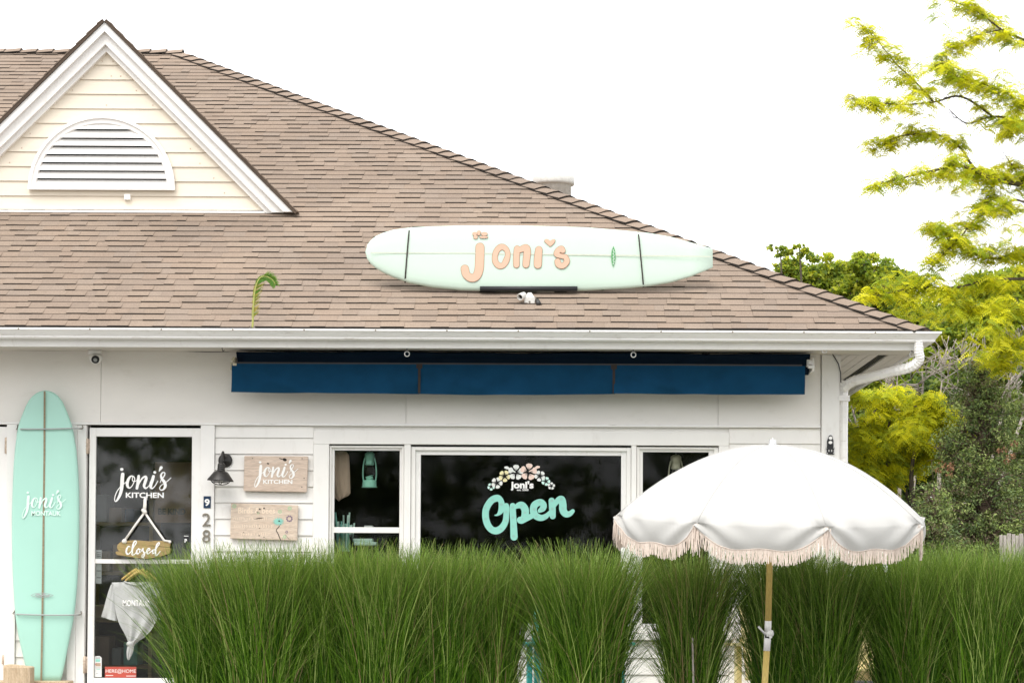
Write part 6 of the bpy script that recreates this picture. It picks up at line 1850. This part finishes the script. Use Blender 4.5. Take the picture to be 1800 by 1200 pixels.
# ---- dark junipers
def juniper(label, Yc, apex, half, vb, seed, n):
    rg = random.Random(seed); s = (Yc + 18) / FPX
    bx0 = P(apex[0], 1000, Yc)[0]
    t = thing('juniper', (bx0, Yc, 0), label, 'tree', 'dark juniper trees right of the shop')
    top = P3(apex[0], apex[1], Yc)
    m = MB(); m.tube([(bx0, Yc, 0), (bx0 + 0.05, Yc, top.z * 0.5), tuple(top)], [0.12, 0.07, 0.01], 8)
    pts = []; twigs = []
    for k in range(n):
        f = rg.random() ** 0.75
        zc = top.z * (1 - f) + 0.25 * f
        R_ = half * s * (0.12 + 0.9 * f ** 0.8) * rg.uniform(0.75, 1.1)
        a = rg.uniform(0, 2 * PI)
        rr_ = R_ * rg.uniform(0.55, 1.0)
        e = Vector((bx0 + rr_ * math.cos(a), Yc + rr_ * math.sin(a) * 0.7, zc + rg.uniform(-0.05, 0.12)))
        b0 = Vector((bx0, Yc, zc - 0.35 * rr_))
        m.tube([b0, b0.lerp(e, 0.5) + Vector((0, 0, 0.05)), e], [0.014, 0.009, 0.004], 4)
        for q in range(6):
            p = b0.lerp(e, rg.uniform(0.6, 1.08)) + Vector((rg.gauss(0, 0.07), rg.gauss(0, 0.07), rg.gauss(0, 0.05)))
            pts.append((*p, rg.uniform(0.035, 0.10)))
        for q in range(3):
            p = b0.lerp(e, rg.uniform(0.3, 0.8))
            m.tube([p, p + Vector((rg.gauss(0, 0.12), rg.gauss(0, 0.12), rg.gauss(0, 0.1)))], [0.004, 0.002], 3)
    m.build('trunk', M['pale_bark'] if False else paint('juniper_twig_bark_%d' % seed, (0.14, 0.10, 0.075), 0.95, 0.3, 30), t, True)
    tag(leaf_mass('crown', pts, n * 210, 0.0155, JUN, M['needle'], t, seed, 0.5, 0.42), kind='stuff')
    if seed == 51:
        Rp = [(*P3(1660 + rg.gauss(0, 8), 815 + rg.gauss(0, 8), Yc - 0.7), 0.04) for _ in range(6)] + [(*P3(1770 + rg.gauss(0, 9), 795 + rg.gauss(0, 7), Yc - 0.7), 0.04) for _ in range(6)] + [(*P3(1730 + rg.gauss(0, 8), 640 + rg.gauss(0, 8), Yc), 0.05) for _ in range(5)]
        tag(leaf_mass('dead_sprays', Rp, 420, 0.013, [(0.24, 0.12, 0.07), (0.30, 0.16, 0.09)], M['needle'], t, 9), kind='stuff')
juniper('tall dark green juniper with rusty tips right of the golden locust', 3.6, (1722, 640), 165, 960, 51, 330)
juniper('dark green juniper at the right edge of the view behind the grey fence', 4.4, (1835, 690), 150, 960, 52, 240)
juniper('low dark juniper spilling over the grass just right of the umbrella', 2.9, (1640, 865), 95, 980, 53, 120)
# ---- leafless shrub
ba = thing('bare_shrub', (P(1600, 900, 5.5)[0], 5.5, 0), 'leafless pale grey shrub with tangled twigs between golden locust and juniper', 'shrub')
m = MB(); tips = []; rg = random.Random(8)
for k in range(9):
    x = P(1520 + 36 * k, 900, 5.5)[0]
    b0 = Vector((P(1600 + (k - 4) * 9, 900, 5.5)[0], 5.5 + rg.uniform(-0.3, 0.3), 0)); e = P3(1510 + 36 * k, 745 + rg.uniform(-20, 25), 5.5 + rg.uniform(-0.4, 0.4))
    m.tube([b0, b0.lerp(e, 0.5) + Vector((rg.uniform(-.1, .1), 0, 0)), e], [0.035, 0.026, 0.018], 6)
    for j in range(2): branch_tree(m, e, (e - b0).normalized() + Vector((rg.uniform(-0.9, 0.9), rg.uniform(-0.3, 0.3), 0.35)), 0.45, 0.014, 3, rg, tips, 0.75, 0.15, 4, 0.004)
m.build('branches', M['pale_bark'], ba, True)
# ---- trees further back
bush('background_tree', 'green tree showing above the hip of the roof, left of the golden limbs', 'tree', 13.0, [(1385, 465, 26), (1420, 480, 34), (1450, 475, 34), (1490, 490, 44), (1530, 490, 44), (1570, 500, 40), (1440, 520, 50), (1510, 540, 55), (1570, 560, 55), (1620, 540, 50), (1640, 600, 50), (1400, 500, 36), (1460, 500, 40), (1540, 510, 44)], 40000, 0.036, MID, 61, group='trees behind the shop', fill=2)
bush('background_tree', 'yellowish green tree directly behind the roof corner and gutter', 'tree', 10.0, [(1640, 590, 40), (1690, 570, 50), (1720, 600, 50), (1650, 640, 50), (1700, 660, 50), (1760, 640, 40), (1600, 660, 50), (1560, 690, 50), (1540, 640, 36), (1510, 700, 40)], 38000, 0.036, MID, 62, group='trees behind the shop', fill=2)
bush('background_tree', 'darker green tree behind the bare shrub and juniper', 'tree', 9.0, [(1640, 680, 60), (1700, 690, 60), (1600, 740, 60), (1680, 750, 60), (1760, 700, 60), (1800, 640, 50), (1520, 760, 60), (1560, 820, 70), (1650, 830, 80), (1510, 860, 70), (1580, 900, 80), (1740, 780, 70), (1800, 780, 70), (1720, 880, 80), (1800, 880, 80), (1860, 820, 80), (1640, 950, 60), (1760, 960, 60)], 40000, 0.04, DARK, 63, group='trees behind the shop', fill=2)
bush('background_tree', 'tall yellow green tree filling the right edge behind the limbs', 'tree', 12.0, [(1700, 520, 50), (1760, 530, 60), (1800, 500, 60), (1820, 570, 70), (1760, 590, 60), (1820, 640, 70), (1800, 700, 70), (1870, 560, 80), (1880, 660, 80), (1730, 630, 50)], 40000, 0.040, MID, 64, group='trees behind the shop', fill=2)
bush('young_tree', 'thin dark green treetop poking above the roof hip', 'tree', 11.0, [(1362, 437, 10), (1385, 434, 12), (1405, 440, 12), (1420, 446, 10), (1395, 455, 14), (1375, 445, 10)], 700, 0.032, MID, 65, stems=2, puffs=6)
wood_c = []
rg = random.Random(77)
for k in range(130):
    x = rg.uniform(-4, 42); wood_c.append((x, 32 + rg.uniform(-2, 4), rg.uniform(0.4, 4.6) if x > 6 else rg.uniform(0.3, 2.0), rg.uniform(0.9, 1.7)))
tag(leaf_mass('far_wood', wood_c, 26000, 0.16, DARK, M['leaf'], None, 78), kind='stuff', label='distant green wood behind the shop', cat='wood')
# ---- grey picket fence
fy = 2.35
fx0, fx1 = P(1757, 940, fy)[0], P(1757, 940, fy)[0] + 2.6
fe = thing('picket_fence', ((fx0 + fx1) / 2, fy, 0), 'weathered grey picket fence behind the grass at the right edge', 'fence')
zt_ = P(1780, 938, fy)[1]
x = fx0; k = 0; rg = random.Random(4)
while x < fx1:
    wd = rg.uniform(0.026, 0.034); h = zt_ + rg.uniform(-0.012, 0.012) - (x - fx0) * 0.02
    bevel(MB().box(x, x + wd, fy, fy + 0.012, 0.02, h).build('picket', M['fence_wood'], fe), 0.002)
    x += wd + rg.uniform(0.003, 0.008); k += 1
for z in (0.3, zt_ - 0.16): MB().box(fx0, fx1, fy + 0.0125, fy + 0.04, z, z + 0.05).build('rail', M['fence_wood'], fe)
for x in (fx0 + 0.17, fx0 + 1.3, fx0 + 2.4): MB().box(x, x + 0.06, fy + 0.0405, fy + 0.1, 0, zt_ - 0.03).build('post', M['fence_wood'], fe)
# ---- unseen trees across the street, added to block horizon light and darken the glass
rc = []
rg = random.Random(12)
for k in range(240):
    rc.append((rg.uniform(-55, 55), -48 + rg.uniform(-3, 3), rg.uniform(0.4, 8.5), rg.uniform(1.6, 2.8)))
tag(leaf_mass('added_treeline', rc, 26000, 0.30, DARK, M['leaf'], None, 79), kind='stuff', label='unseen dark green tree row added to block horizon light, mirrored in the shop glass', cat='wood')
